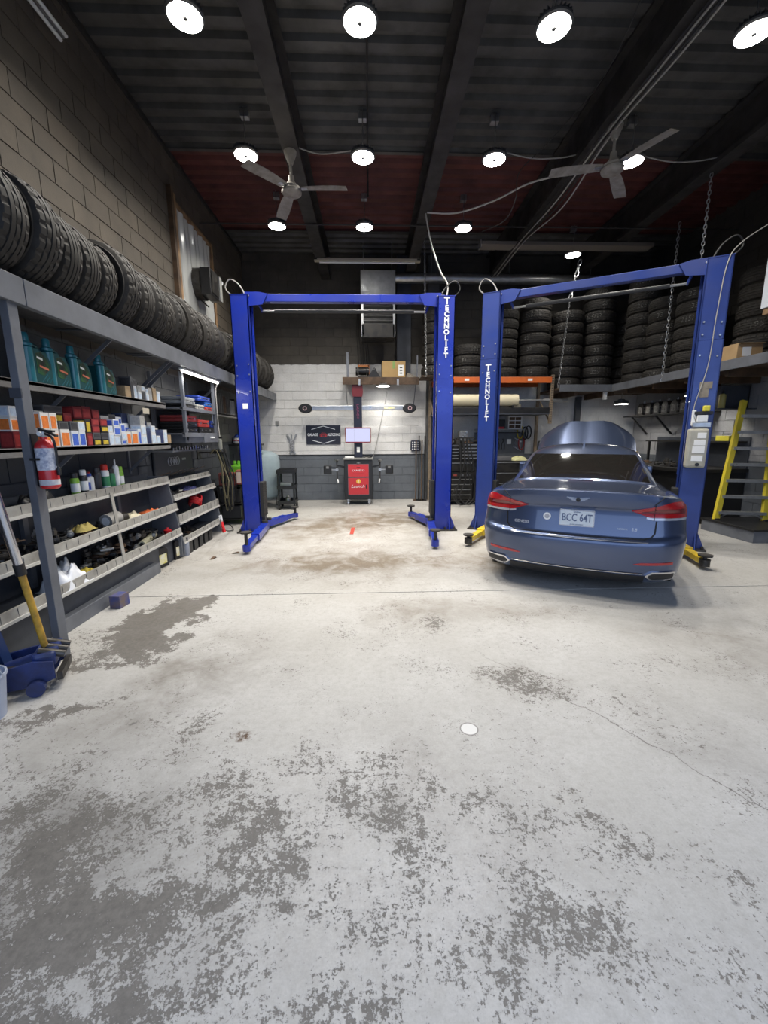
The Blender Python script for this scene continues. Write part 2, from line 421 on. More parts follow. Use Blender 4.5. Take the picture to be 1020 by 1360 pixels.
for bx in (-.93, .93, 2.79, 4.65):
    b = MB().box(bx-.10, bx+.10, YF, YB, 5.02, 5.045).box(bx-.012, bx+.012, YF, YB, 5.045, ZC-.02).box(bx-.10, bx+.10, YF, YB, ZC-.03, ZC-.005)
    b.box(bx-.10, bx-.06, YF, YB, 5.045, 5.085).box(bx+.06, bx+.10, YF, YB, 5.045, 5.085)
    b.build('beam', M_BEAM, ce)
for yy in (4.45, 6.72, 9.05):   # lap flashings between deck sheets
    MB().box(XL, XR, yy-.03, yy+.03, ZC-.012, ZC-.004).build('deck_lap', M_GALV if yy < 5 else M_DECK, ce)
# thin conduit across under the deck and one along it
MB().tube([(XL+.05, 7.62, 5.0), (XR-.1, 7.62, 5.0)], .012, 8).build('conduit', M_BEAM, ce)
MB().tube([(.02, 1.0, 5.42), (.02, 6.9, 5.42), (.02, 6.9, 5.05)], .012, 8).build('conduit', M_BEAM, ce)
# mortar crumbs along the top of the left wall
MB().box(XL, XL+.03, YF, YB, ZC-.06, ZC-.001).build('wall_plate', M_BEAM, ce)

# ---- boarded window with plastic sheet, left wall
def poly_sheet():
    t = NT('plastic_sheet'); b = t.b
    b.inputs['Base Color'].default_value = (.50, .51, .50, 1); b.inputs['Roughness'].default_value = .18
    b.inputs['Coat Weight'].default_value = .6; b.inputs['Coat Roughness'].default_value = .12
    return t.m
w1 = struct(MB().box(XL-.05, XL-.011, WIN[0]+.02, WIN[1]-.02, WIN[2], WIN[3]).build('window_1', M_MORTAR))
P = []
for i in range(40):
    row = []
    for j in range(24):
        y = WIN[0]+.05+(WIN[1]-WIN[0]-.1)*i/39; z = WIN[2]+.02+(WIN[3]-WIN[2]-.04)*j/23
        tt = j/23
        row.append(Vector((XL+.022+.016*math.sin(i*1.15+.6*math.sin(j*.3))*(tt**1.5)+.01*math.sin(i*.5+j*.22), y, z)))
    P.append(row)
MB().grid(P).build('plastic_sheet', poly_sheet(), w1, smooth=True, fix=False)
for (a, b, c, d) in ((WIN[0]-.05, WIN[0]+.045, WIN[2]-.15, WIN[3]+.10), (WIN[1]-.03, WIN[1]+.05, WIN[2]-.1, WIN[3]+.02)):
    MB().box(XL-.005, XL+.05, a, b, c, d, None, .004).build('window_stud', M_WOOD, w1)
MB().box(XL-.005, XL+.065, WIN[0]-.13, WIN[0]-.055, WIN[2]-.15, WIN[3]+.14, None, .004).build('window_stud', M_DKWOOD, w1)
MB().box(XL-.005, XL+.05, WIN[0]+.045, WIN[1]-.03, WIN[3]-.045, WIN[3]+.01, None, .004).build('window_header', M_WOOD, w1)
MB().box(XL-.005, XL+.05, WIN[0]+.045, WIN[1]-.03, WIN[2]-.04, WIN[2]+.02, None, .004).build('window_sill', M_WOOD, w1)

# ---- grey steel pillar and boxed pier on the back wall
tr = struct(MB().box(.66, .98, YB-.10, YB-.001, 2.85, ZC-.02).build('trim_1', M_DKGREY))
struct(MB().box(1.36, 1.62, YB-.12, YB-.001, 0, ZC-.02, None, .005).build('trim_2', mat('pier_grey', (.10, .10, .10), .7, 0, (.06, .06, .058), 4, .5)))
struct(MB().box(4.98, 5.10, YB-.10, YB-.001, 0, 2.45).build('trim_3', M_DKGREY))

# ================================================================== LAMPS
M_LED = mat('led_lens', (1, 1, 1), .4, emit=(1, .97, .90), emis=26)
M_LAMPBODY = mat('lamp_housing', (.16, .16, .16), .45, .4)
def lamp_proto():
    r = thing('high_bay_lamp', 'x', 'lamp')
    MB().lathe([(.14, 0), (.155, .012), (.155, .03), (.12, .045), (.075, .06), (.07, .105), (.03, .115), (.0, .116)], 28, rotm()).build('housing', M_LAMPBODY, r, True)
    f = MB()
    for k in range(24):
        a = 2*PI*k/24; f.bar((.07*math.cos(a), .07*math.sin(a), .07), (.145*math.cos(a), .145*math.sin(a), .052), .005, .04)
    f.build('cooling_fins', M_LAMPBODY, r)
    MB().lathe([(0, -.003), (.03, -.003), (.138, -.001), (.138, .004)], 28).build('lens', M_LED, r, True)
    MB().lathe([(0, -.012), (.018, -.012), (.022, -.002)], 14).build('sensor_cap', M_LAMPBODY, r, True)
    return r
LP = lamp_proto()
HANG = mat('lamp_chain', (.30, .30, .29), .4, .7)
def high_bay(x, y, z, label, group=None, watts=1.0, ztop=None, junction=True):
    o = copy_tree(LP)
    o.location = (x, y, z); tag(o, label, 'lamp', group)
    zt = (ZC if ztop is None else ztop)-z
    MB().tube([(0, 0, .11), (0, 0, zt)], .006, 6).build('hanger', HANG, o)
    if junction: MB().box(-.05, .05, .02, .10, zt-.09, zt-.002, None, .004).build('junction_box', M_GALV, o)
    l = bpy.data.lights.new('high_bay_light', 'AREA'); l.shape = 'DISK'; l.size = .26; l.energy = LAMP_W*watts; l.color = (1, .955, .875); l.spread = math.radians(138)
    lo = bpy.data.objects.new('high_bay_light', l); COL.objects.link(lo); lo.parent = o; lo.location = (0, 0, -.016)
    return o
GL = 'high bay lamps under the ceiling'
_cn = {-1.5: 'between left wall and first beam', -.04: 'between the first and second beams', 1.63: 'between the second and third beams', 3.41: 'between the third and last beams'}
_rn = {4.2: 'row farthest from the back wall', 5.93: 'row level with the ceiling fans', 7.7: 'last row before the back wall'}
for (x, y) in [(xx, yy) for yy in (4.2, 5.93, 7.7) for xx in (-1.5, -.04, 1.63, 3.41) if not (yy > 7 and xx > 3)]:
    high_bay(x, y, 5.0, 'high bay lamp '+_cn[x]+', '+_rn[y], GL)
high_bay(4.01, 8.70, 5.0, 'round high bay lamp hanging beside the thick chain above the angled lift', None, .35)
_p = on_y(509, 513, 9.62)
high_bay(_p.x, 9.62, _p.z, 'small black round lamp hanging under the wooden wall shelf', None, .22, 2.80, False)

def drop_proto(o):
    for ch in list(o.children): drop_proto(ch)
    bpy.data.objects.remove(o, do_unlink=True)

# ================================================================== TYRES
def tyre_material():
    t = NT('tyre_rubber'); P = t.obj(); n = t.noise(P, 9, 5, .6); r = t.rand()
    c = t.mix(t.ramp(n, .3, .75), (.010, .0095, .009), (.028, .024, .020))
    c = t.mix(t.ramp(r, 0, 1, 0, .5), c, (.034, .029, .023))
    t.l(c, t.b.inputs['Base Color']); t.b.inputs['Roughness'].default_value = .72; t.bump(t.noise(P, 90, 3), .2, .002)
    return t.m
M_TYRE = tyre_material()
def tyre_mesh(R, W, ri, seg, pat):
    """axis = local Z, standing on z = -W/2 .. W/2"""
    h = W/2
    prof = [(ri, -h*.62), (ri+.012, -h*.80), (ri+.05, -h*.97), (ri+.075, -h), (R-.045, -h*.93), (R-.018, -h*.82)]
    tread = []
    nr = 5; tw = h*.78; g = .009
    edges = [-tw+2*tw*i/nr for i in range(nr+1)]
    for i in range(nr):
        a, b = edges[i]+(.003 if i else 0), edges[i+1]-(.003 if i < nr-1 else 0)
        crown = lambda z: R-.012*(abs(z)/tw)**2.2
        if i: tread.append((crown(a)-g, a, 'g'))
        tread += [(crown(a), a+.0015, i), (crown(b), b-.0015, i)]
        if i < nr-1: tread.append((crown(b)-g, b, 'g'))
    full = [(r, z, 's') for r, z in prof]+tread+[(r, -z, 's') for r, z in reversed(prof)]
    full += [(ri-.004, 0, 's')]
    vs = []; m = len(full)
    for (r, z, k) in full:
        for q in range(seg):
            off = 0
            if k not in ('s', 'g'):
                sh = (q + (k*pat if pat else 0)) % 4
                if pat != 9 and k in (0, 4) and sh == 0: off = -.011
                elif pat == 2 and k in (1, 3) and (q+k) % 4 == 0: off = -.009
                elif pat == 1 and k == 2 and q % 4 == 0: off = -.008
            a = 2*PI*q/seg + (.02*abs(z)/h if k not in ('s',) else 0)*(2 if pat == 2 else 0)
            vs.append(((r+off)*math.cos(a), (r+off)*math.sin(a), z))
    fs = [(i*seg+q, i*seg+(q+1) % seg, ((i+1) % m)*seg+(q+1) % seg, ((i+1) % m)*seg+q) for i in range(m) for q in range(seg)]
    mb = MB(); mb.add(vs, fs); return mb.mesh('tyre', M_TYRE, True, 28)
TY = [tyre_mesh(.325, .205, .205, 88, 0), tyre_mesh(.335, .225, .21, 88, 1), tyre_mesh(.315, .195, .20, 88, 2), tyre_mesh(.345, .24, .22, 96, 2)]
TYD = [(.325, .205), (.335, .225), (.315, .195), (.345, .24)]
# row standing on the long grey shelf
SHELF_Z = 2.545
y = 2.72; i = 0; row_t = []
while y < 9.75:
    k = [1, 3, 0, 0, 2, 3, 0, 1, 2, 0, 3, 2][i % 12]; R, W = TYD[k]
    lean = [.02, -.10, .06, .05, -.05, .06, -.06, .07, .03, -.10, .08, -.04][i % 12]*.35; yaw = rnd.uniform(-.04, .04)-.04
    o = place('tyre', TY[k], None, (XL+.015+R+rnd.uniform(0, .02)+.02, y+W/2, SHELF_Z+R*math.cos(lean)+abs(math.sin(lean))*W/2+.002), None)
    o.rotation_euler = (Matrix.Rotation(yaw, 4, 'Z') @ Matrix.Rotation(PI/2+lean, 4, 'X') @ Matrix.Rotation(rnd.uniform(0, 6), 4, 'Z')).to_euler()
    row_t.append(o)
    y += W + .035 + (.09 if i in (5, 14, 20) else 0); i += 1

for k, o in enumerate(reversed(row_t)): tag(o, ORD[k]+' tyre from the back wall standing on the long grey shelf', 'tyre', 'tyres in a row on the long shelf')
# stacks lying flat on the pallet rack and the corner platform, with chalked sizes
M_CHALK = mat('white_chalk', (.24, .235, .22), .9, 0, (.02, .02, .02), 45, .9)
CHALK = []
for s in ('225', '205/16', '22', '195', '65', '215/17', '175', '33'):
    me = text_mesh(s, .11, M_CHALK, .001, space=1.1)
    for vtx in me.vertices:
        a = vtx.co.x/.336; z = vtx.co.y; rr = .3375+vtx.co.z
        vtx.co = Vector((rr*math.sin(a), -rr*math.cos(a), z))
    CHALK.append(me)
def stack(x, y, z, n, label, group, size=None, chalk=.8, face=None, wob=.006):
    for q in range(n):
        k = size if size is not None else rnd.choice((0, 1, 1, 2)); R, W = TYD[k]
        dx, dy = rnd.uniform(-wob, wob), rnd.uniform(-wob, wob)
        o = thing('tyre', ORD[q]+' from the bottom, '+label, 'tyre', (x+dx, y+dy, z+W/2), 0, group)
        place('casing', TY[k], o, None, (0, 0, rnd.uniform(0, 6)))
        if rnd.random() < chalk:
            aim = math.atan2(x, y)*-1 + rnd.uniform(-.45, .45)
            c = place('chalk_mark', rnd.choice(CHALK), o, (0, 0, rnd.uniform(-.01, .01)), (0, 0, aim))
            s = R/.3355; c.scale = (s, s, 1)
        z += W+.003
RACK_Z = 2.80; MEZ_Z = 2.55
def px_x(px, py, Y): return on_y(px, py, Y).x
stack(px_x(580, 470, 9.52), 9.52, 2.82, 6, 'tyre in the stack between wooden shelf and orange rack', 'tyres stacked at the end of the orange rack')
stack(px_x(621, 470, 9.52), 9.52, RACK_Z, 3, 'tyre in the short stack on the orange rack', 'short tyre stack on the orange rack', 1)
stack(px_x(667, 470, 9.50), 9.50, RACK_Z, 7, 'knobbly tyre in the tall stack on the orange rack', 'knobbly tyre stack on the orange rack', 2)
stack(px_x(706, 470, 9.50)+.03, 9.50, RACK_Z, 7, 'tyre in the stack at the orange rack end post', 'tyre stack at the rack post', 1)
stack(px_x(748, 470, 9.45)+.05, 9.45, MEZ_Z, 7, 'tyre in the platform stack next to the orange rack', 'first tyre stack on the corner platform', 1)
stack(px_x(792, 470, 9.45), 9.45, MEZ_Z, 9, 'tyre in the tall dark stack behind the thin chain', 'second tyre stack on the corner platform', 1, .5)
stack(px_x(834, 470, 9.5), 9.5, MEZ_Z, 7, 'chalked tyre in the dark stack at the platform corner', 'third tyre stack on the corner platform', 1, .9)
for (X, Y, n, lab, gr, sz) in ((5.60, 8.72, 9, 'chalked tyre in the tallest dark stack along the platform edge', 'tall tyre stack along the platform edge', 1),
                            (5.58, 8.02, 7, 'tyre in the stack beside the chain on the platform edge', 'tyre stack beside the platform chain', 0),
                            (5.60, 7.32, 7, 'tyre in the stack behind the control box column', 'tyre stack behind the control column', 2),
                            (6.05, 6.55, 6, 'wide tyre in the stack behind the platform cartons', 'wide tyre stack above the cardboard boxes', 3)):
    stack(X, Y, MEZ_Z, n, lab, gr, sz, .7)

# ================================================================== TWO-POST LIFTS
M_LETTER = mat('white_lettering', (.78, .80, .84), .5)
M_PAD = mat('lift_pad', (.05, .045, .04), .7, 0, (.02, .018, .016), 10, .6)
M_COVER = mat('cable_cover', (.05, .05, .052), .6)
def lift(label, loc, rz, HWL, HWR, H, seam, mblue, arm_mat, arms, text_side, text_z, beam_drop, trip, cable_guard):
    r = thing('two_post_lift', label, 'car lift', loc, rz)
    inv = (Matrix.Translation(loc) @ Matrix.Rotation(rz, 4, 'Z')).inverted()
    cw, cd = .27, .30
    for s, HW in ((-1, HWL), (1, HWR)):
        # C-channel column, open side inwards
        c = MB(); xo, xi = s*HW, s*(HW-cw)
        def chan(mb, z0, z1, g=0.0, t=.012):
            mb.box(min(xo-s*g, xo-s*(t+g)), max(xo-s*g, xo-s*(t+g)), -cd/2+g, cd/2-g, z0, z1)
            for q in (-1, 1):
                a, b = sorted((q*(cd/2-g), q*(cd/2-g-t)))
                mb.box(min(xo-s*g, xi), max(xo-s*g, xi), a, b, z0, z1)
                a, b = sorted((q*(cd/2-g), q*(cd/2-g-.085)))
                mb.box(min(xi, xi+s*t), max(xi, xi+s*t), a, b, z0, z1)
        chan(c, .02, seam)
        col = c.build('column', mblue, r)
        e = MB(); chan(e, seam+.004, H, .006); e.box(min(xo, xi), max(xo, xi), -cd/2, cd/2, H-.01, H)
        e.build('column_extension', mblue, r)
        for zz in (seam-.20, seam+.05, seam+.20):
            MB().cyl((xo-s*.05, -cd/2-.002, zz), (xo-s*.05, -cd/2-.010, zz), .011, n=8).build('bolt', M_GALV, r, True)
            MB().cyl((xi+s*.04, -cd/2-.002, zz+.02), (xi+s*.04, -cd/2-.010, zz+.02), .011, n=8).build('bolt', M_GALV, r, True)
        # base plate with gussets
        b = MB(); b.box(min(s*(HW+.10), s*(HW-cw-.05)), max(s*(HW+.10), s*(HW-cw-.05)), -.24, .24, .002, .022, None, .004)
        b.build('base_plate', M_DIRTY, r)
        for q in (-.13, .13): MB().prism([(s*HW, .022), (s*(HW+.09), .022), (s*HW, .24)], q-.006, q+.006, 'xz').build('gusset', mblue, r)
        for q in (-1, 1): MB().prism([(q*cd/2, .022), (q*(cd/2+.085), .022), (q*cd/2, .22)], s*(HW-.03)-.006, s*(HW-.03)+.006, 'yz').build('gusset', mblue, r)
        for ax, ay in ((HW+.06, .18), (HW+.06, -.18), (HW-cw, -.20), (HW-.1, -.20), (HW-cw, .20)):
            MB().cyl((s*ax, ay, .02), (s*ax, ay, .06), .016, n=8).build('anchor_bolt', M_DIRTY, r)
        # carriage with dark cover
        ca = MB(); ca.box(min(xi+s*.17, xi-s*.05), max(xi+s*.17, xi-s*.05), -.055, .055, .12, .78, None, .008)
        ca.build('carriage', M_COVER, r)
        cv = MB()
        cv.box(min(xi-s*.050, xi+s*.02), max(xi-s*.050, xi+s*.02), -.112, .112, .26, .82)
        for q in range(14): cv.box(min(xi-s*.058, xi+s*.02), max(xi-s*.058, xi+s*.02), -.115, .115, .26+q*.040, .26+q*.040+.034)
        cv.build('door_guard', M_RUBBER, r)
        MB().box(min(xi-s*.10, xi+s*.02), max(xi-s*.10, xi+s*.02), -.17, .17, .07, .16, None, .006).build('arm_yoke', arm_mat, r)
        # inner lifting chain / cable
        MB().tube([(xi+s*.1, 0, .7), (xi+s*.1, 0, H-.05)], .012, 6).build('lift_cable', M_CABLE, r)
        MB().bar((xi-s*.006, .075, 1.0), (xi-s*.006, .075, H-.1), .012, .02).build('release_rod', mblue, r)
    # arms: each from its yoke to a given floor point
    for (s, tx, ty, tz, L) in arms:
        HW = HWL if s < 0 else HWR
        xi = s*(HW-cw); T = inv @ Vector((tx, ty, 0)); T.z = .085
        A = Vector((xi-s*.06, .12 if T.y > 0 else -.12, .10))
        d = (T-A); d.z = 0; n = d.normalized(); mid = A+n*(d.length*.55)
        arm = MB().bar(A-n*.04, mid+n*.04, .12, .10, ch=.006).build('lift_arm', arm_mat, r)
        MB().bar(mid-n*.05, A+n*d.length+Vector((0, 0, -.01)), .085, .07, ch=.005).build('arm_extension', arm_mat, arm)
        MB().cyl((A.x, A.y, .04), (A.x, A.y, .19), .05, n=16).build('pivot_pin', M_DIRTY, arm, True)
        E_ = A+n*d.length
        MB().lathe([(.055, .04), (.055, .12), (.03, .125)], 16, Matrix.Translation((E_.x, E_.y, 0))).build('pad_socket', M_DIRTY if arm_mat is M_YEL else arm_mat, arm, True)
        MB().lathe([(.022, .12), (.022, .12+L), (.07, .125+L), (.075, .145+L), (.05, .15+L)], 18, Matrix.Translation((E_.x, E_.y, 0))).build('lift_pad', M_PAD, arm, True)
    # overhead beam
    zb = H-beam_drop
    bm_ = MB().box(-HWL+cw*.55, HWR-cw*.55, -.055, .055, zb-.055, zb+.055, None, .006)
    bm_.build('overhead_beam', mblue, r)
    for s, HW in ((-1, HWL), (1, HWR)):
        a = s*(HW-cw)
        MB().prism([(a+s*.06, zb+.075), (a-s*.16, zb+.075), (a-s*.28, zb+.05), (a-s*.20, zb-.10), (a+s*.06, zb-.13)], -.075, -.062, 'xz').build('beam_bracket', mblue, r)
        MB().cyl((a+s*.005, -.075, zb+.02), (a+s*.005, -.09, zb+.02), .016, n=8).build('bolt', M_GALV, r, True)
        # pulley hose loop on top
        MB().tube(crom([(s*(HW-.03), 0, H), (s*(HW+.09), 0, H+.12), (s*(HW+.02), 0, H+.25), (s*(HW-.12), 0, H+.17), (s*(HW-.22), 0, H-.02)], 5), .010, 6).build('hose', M_CABLE if s > 0 else M_CABLEG, r, True)
    if trip:
        MB().cyl((-HWL+cw+.14, .10, zb-.15), (HWR-cw-.14, .10, zb-.15), .016, n=10).build('trip_bar', M_GALV, r, True)
        MB().cyl((-HWL+cw+.34, .10, zb-.15), (HWR-cw-.34, .10, zb-.15), .027, n=10).build('trip_bar_foam', M_COVER, r, True)
        for s, HW in ((-1, HWL), (1, HWR)):
            MB().bar((s*(HW-cw-.16), .10, zb-.17), (s*(HW-cw-.10), .06, zb-.03), .02, .03).build('trip_bar_hanger', mblue, r)
    # stacked lettering on one column
    xt = text_side*(HWL if text_side < 0 else HWR) - text_side*cw*.50
    z0, z1 = text_z; word = 'TECHNOLIFT'; st = (z0-z1)/(len(word)-.35)
    zz = z0
    for q, ch in enumerate(word):
        sz = st*(1.62 if q == 0 else 1.18)
        text_on('letter', ch, sz, M_LETTER, r, Matrix.Translation((xt, -cd/2-.003, zz-st*.5)) @ Matrix.Rotation(PI/2, 4, 'X'), bold=.004)
        zz -= st*(1.16 if q == 0 else .985)
    return r
L1 = Vector((-.365, 6.85, 0))
lift('bright blue two-post car lift standing empty in front of the white wall', L1, 0, 1.70, 1.70, 3.64, 2.42, M_BLUE, M_BLUE,
     [(-1, -1.66, 5.42, 0, .16), (-1, -1.42, 7.75, 0, .10), (1, .90, 5.55, 0, .13), (1, .78, 7.75, 0, .10)], 1, (3.60, 2.76), .02, True, True)
TL_, TR_ = Vector((1.83, 6.90, 0)), Vector((4.50, 5.42, 0))
ctr = (TL_+TR_)/2; dv = (TR_-TL_); RZ2 = math.atan2(dv.y, dv.x); HW2 = dv.length/2
ya = on_z(622, 716, .1); yb = on_z(936, 745, .1)
lift2 = lift('tall blue two-post lift with yellow arms standing around the sedan', ctr, RZ2, HW2, HW2, 3.69, 2.72, M_BLUEDK, M_YEL,
     [(-1, ya.x, ya.y, 0, .03), (1, yb.x, yb.y, 0, .03), (-1, 2.75, 7.75, 0, .03), (1, 4.85, 6.55, 0, .03)], -1, (2.63, 1.80), .05, True, True)
# sticker on the empty lift, control box on the angled lift: parts of their lifts
l1 = [o for o in bpy.data.objects if o.name == 'two_post_lift'][0]
MB().box(-1.60, -1.52, -.1535, -.1505, 1.98, 2.06).build('sticker', M_PAPER, l1)
xc = HW2-.135; yf_ = -.151
MB().box(xc-.13, xc+.09, yf_-.13, yf_, 1.12, 1.62, None, .03).build('power_unit_cover', mat('cream_plastic', (.42, .40, .33), .5, 0, (.32, .30, .25), 7, .5), lift2)
cov = bpy.data.objects['power_unit_cover']
for (a, b, c, d) in ((-.03, .06, 1.50, 1.57), (-.06, .06, 1.41, 1.48), (-.07, .06, 1.31, 1.40), (-.07, .05, 1.21, 1.28)):
    MB().box(xc+a, xc+b, yf_-.134, yf_-.131, c, d).build('warning_label', M_PAPER, cov)
MB().cyl((xc-.0, yf_-.13, 1.165), (xc-.0, yf_-.15, 1.165), .022, n=14).build('push_button', M_BLACK, cov, True)
MB().box(xc-.09, xc+.10, yf_-.10, yf_, 1.64, 1.70, None, .006).build('valve_block', M_GALV, lift2)
MB().box(xc-.05, xc+.06, yf_-.09, yf_, 1.71, 1.79, None, .005).build('switch_box', M_WHITE, lift2)
MB().box(xc-.08, xc+.11, yf_-.07, yf_, 1.80, 1.84, None, .005).build('valve_block', M_BLKMET, lift2)
MB().box(xc+.0, xc+.07, yf_-.11, yf_-.03, 1.84, 1.91, None, .012).build('yellow_valve', mat('bright_yellow', (.62, .55, .05), .5), lift2)
MB().box(xc-.055, xc+.075, yf_-.012, yf_, 2.13, 2.21).box(xc-.045, xc+.045, yf_-.010, yf_, 2.02, 2.13).build('instruction_plate', mat('dull_label', (.30, .26, .20), .6, 0, (.2, .17, .14), 12, .6), lift2)
_i2 = (Matrix.Translation(ctr) @ Matrix.Rotation(RZ2, 4, 'Z')).inverted(); _e1 = _i2 @ on_y(985, 322, 5.3); _e2 = _i2 @ on_y(1030, 292, 5.25)
MB().tube(crom([tuple(_e2), tuple(_e1), (xc+.06, yf_-.03, 3.58), (xc+.02, yf_-.03, 3.0), (xc+.0, yf_-.03, 2.4), (xc-.09, yf_-.04, 1.9), (xc-.06, yf_-.05, 1.72)], 8), .006, 6).build('power_cable', M_CABLEG, lift2, True)
MB().box(xc-.1, xc-.06, yf_-.05, yf_, 1.66, 1.86, None, .008).build('hose_fitting', M_WHITE, lift2)
# ================================================================== SEDAN
def car_paint():
    t = NT('blue_grey_car_paint'); b = t.b
    b.inputs['Base Color'].default_value = (.070, .095, .170, 1); b.inputs['Metallic'].default_value = .65
    b.inputs['Roughness'].default_value = .30; b.inputs['Coat Weight'].default_value = 1; b.inputs['Coat Roughness'].default_value = .04
    return t.m
M_PAINT = car_paint()
M_GLASS = mat('tinted_glass', (.012, .011, .010), .06, 0, coat=.4)
M_TAIL = mat('red_lens', (.42, .008, .012), .12, 0, coat=1)
M_TAILD = mat('dark_red_lens', (.16, .004, .008), .15, 0, coat=1)
M_CLEAR = mat('clear_lens', (.55, .55, .58), .15, .3, coat=1)
M_GAP = mat('panel_gap', (.006, .006, .008), .6)
CAR_A = -math.radians(28)
car = thing('sedan', 'blue grey four-door sedan with raised hood parked between the lift columns', 'car', (1.956, 3.773, 0), CAR_A)
# rings: (zr, zs, zf, half width, y rear, rear round, y front, front round)
RG = [(.150, .17, .17, .78, .26, .40, 4.70, .8), (.165, .18, .18, .84, .13, .42, 4.86, .8), (.235, .25, .24, .895, .055, .45, 4.95, .85), (.300, .33, .32, .915, .030, .46, 4.97, .9),
      (.420, .45, .42, .930, .010, .48, 4.99, .95), (.520, .55, .50, .940, .000, .50, 4.985, .95), (.565, .60, .55, .942, .004, .50, 4.98, .95), (.585, .63, .58, .942, .018, .50, 4.97, .95),
      (.605, .66, .60, .940, .048, .50, 4.96, .95), (.70, .73, .64, .936, .066, .50, 4.95, .95), (.80, .80, .68, .930, .078, .50, 4.94, .95), (.865, .85, .70, .925, .080, .50, 4.93, .95),
      (.885, .875, .72, .918, .066, .52, 4.92, .95), (.955, .92, .74, .900, .052, .54, 4.90, .95), (1.022, .955, .76, .875, .046, .56, 4.86, .95), (1.032, .970, .78, .845, .075, .58, 4.80, .95),
      (1.030, .980, .80, .820, .14, .60, 4.70, .95), (1.035, .992, .90, .790, .32, .60, 4.3, .9), (1.050, 1.0, .98, .765, .56, .55, 3.75, .6), (1.062, 1.01, 1.01, .752, .70, .42, 3.52, .5),
      (1.085, 1.03, 1.03, .742, .75, .40, 3.48, .5), (1.16, 1.12, 1.12, .705, .92, .40, 3.28, .5), (1.25, 1.23, 1.23, .66, 1.14, .40, 3.02, .5), (1.325, 1.315, 1.315, .618, 1.34, .40, 2.80, .5),
      (1.345, 1.335, 1.34, .60, 1.40, .40, 2.72, .5), (1.385, 1.37, 1.385, .545, 1.52, .38, 2.60, .45), (1.418, 1.405, 1.42, .45, 1.68, .34, 2.45, .4), (1.436, 1.43, 1.436, .28, 1.86, .22, 2.3, .25), (1.442, 1.44, 1.442, .10, 2.0, .08, 2.15, .08)]
NA, NS_, NF = 22, 16, 14          # rear arc, side, front arc points per half
def half_ring(g):
    zr, zs, zf, w, yr, ar, yf, af = g; out = []; nexp = 3.4; e = 2/nexp
    for i in range(NA):
        th = PI/2*i/NA
        x = w*math.sin(th)**e if i else 0
        y = yr+ar*(1-math.cos(th)**e)
        k = (i/NA); k = k*k*(3-2*k); out.append(Vector((x, y, zr+(zs-zr)*k)))
    for i in range(NS_):
        y = yr+ar+(yf-af-yr-ar)*i/NS_; out.append(Vector((w, y, zs+(0))))
    for i in range(NF+1):
        th = PI/2*(1-i/NF); x = w*math.sin(th)**e if i < NF else 0
        y = yf-af*(1-math.cos(th)**e)
        k = 1-i/NF; k = k*k*(3-2*k); out.append(Vector((x, y, zf+(zs-zf)*k)))
    return out
def full_ring(g):
    h = half_ring(g); return h+[Vector((-q.x, q.y, q.z)) for q in reversed(h[1:-1])]
def lerp_g(a, b, c, d, t):
    return tuple(.5*((2*q)+(r-p)*t+(2*p-5*q+4*r-s)*t*t+(3*q-p-3*r+s)*t**3) for p, q, r, s in zip(a, b, c, d))
rings = []; rid = []
for i in range(len(RG)-1):
    A = RG[max(i-1, 0)]; D = RG[min(i+2, len(RG)-1)]
    sub = 3
    for j in range(sub):
        t = j/sub
        # soft interpolation, linear where rings sit close together (creases)
        g = lerp_g(A, RG[i], RG[i+1], D, t) if i not in (6, 7, 11, 12, 13, 14) else tuple(p+(q-p)*t for p, q in zip(RG[i], RG[i+1]))
        rings.append(full_ring(g)); rid.append(i+t)
rings.append(full_ring(RG[-1])); rid.append(len(RG)-1)
NP = len(rings[0]); NH = NA+NS_+NF
parts = {}
allv = [q for r in rings for q in r]; allf = []
def half_index(k): return k if k <= NH else NP-k
for i in range(len(rings)-1):
    for k in range(NP):
        f = (i*NP+k, i*NP+(k+1) % NP, (i+1)*NP+(k+1) % NP, (i+1)*NP+k); allf.append(f)
        r = (rid[i]+rid[i+1])/2; h = min(half_index(k), half_index((k+1) % NP)); key = 'body'
        if 20.0 < r < 23.0:
            if h < NA*.60: key = 'rear_window'
            elif NA*.86 < h < NA+NS_*.50 or NA+NS_*.56 < h < NA+NS_: key = 'side_window'+('L' if k > NP/2 else 'R')+('r' if h < NA+NS_*.53 else 'f')
            elif h > NA+NS_+NF*.18: key = 'windshield'
        elif 16.4 < r < 19.0 and h >= NA+NS_: key = 'engine_bay'
        parts.setdefault(key, []).append(f)
allf.append(tuple(range((len(rings)-1)*NP, len(rings)*NP))); parts['body'].append(allf[-1])
allf.append(tuple(range(NP-1, -1, -1))); parts['body'].append(allf[-1])
BVH = BVHTree.FromPolygons([tuple(q) for q in allv], allf)
def sub_mesh(name, fs, m):
    idx = {}; vs = []; out = []
    for f in fs:
        o = []
        for q in f:
            if q not in idx: idx[q] = len(vs); vs.append(tuple(allv[q]))
            o.append(idx[q])
        out.append(o)
    mb = MB(); mb.add(vs, out); return mb.build(name, m, car, True, angle=50)
sub_mesh('body_shell', parts['body'], M_PAINT)
sub_mesh('rear_window', parts['rear_window'], M_GLASS)
sub_mesh('windshield', parts['windshield'], M_GLASS)
for _k in [q for q in parts if q.startswith('side_window')]: sub_mesh('side_window', parts[_k], M_GLASS)
sub_mesh('engine_bay', parts['engine_bay'], M_BLACK)
def hit(x, z, off=0.0):
    h = BVH.ray_cast(Vector((x, -1.5, z)), Vector((0, 1, 0)))
    if h[0] is None: return None
    n = h[1] if h[1].y < 0 else -h[1]
    return h[0]+n*off
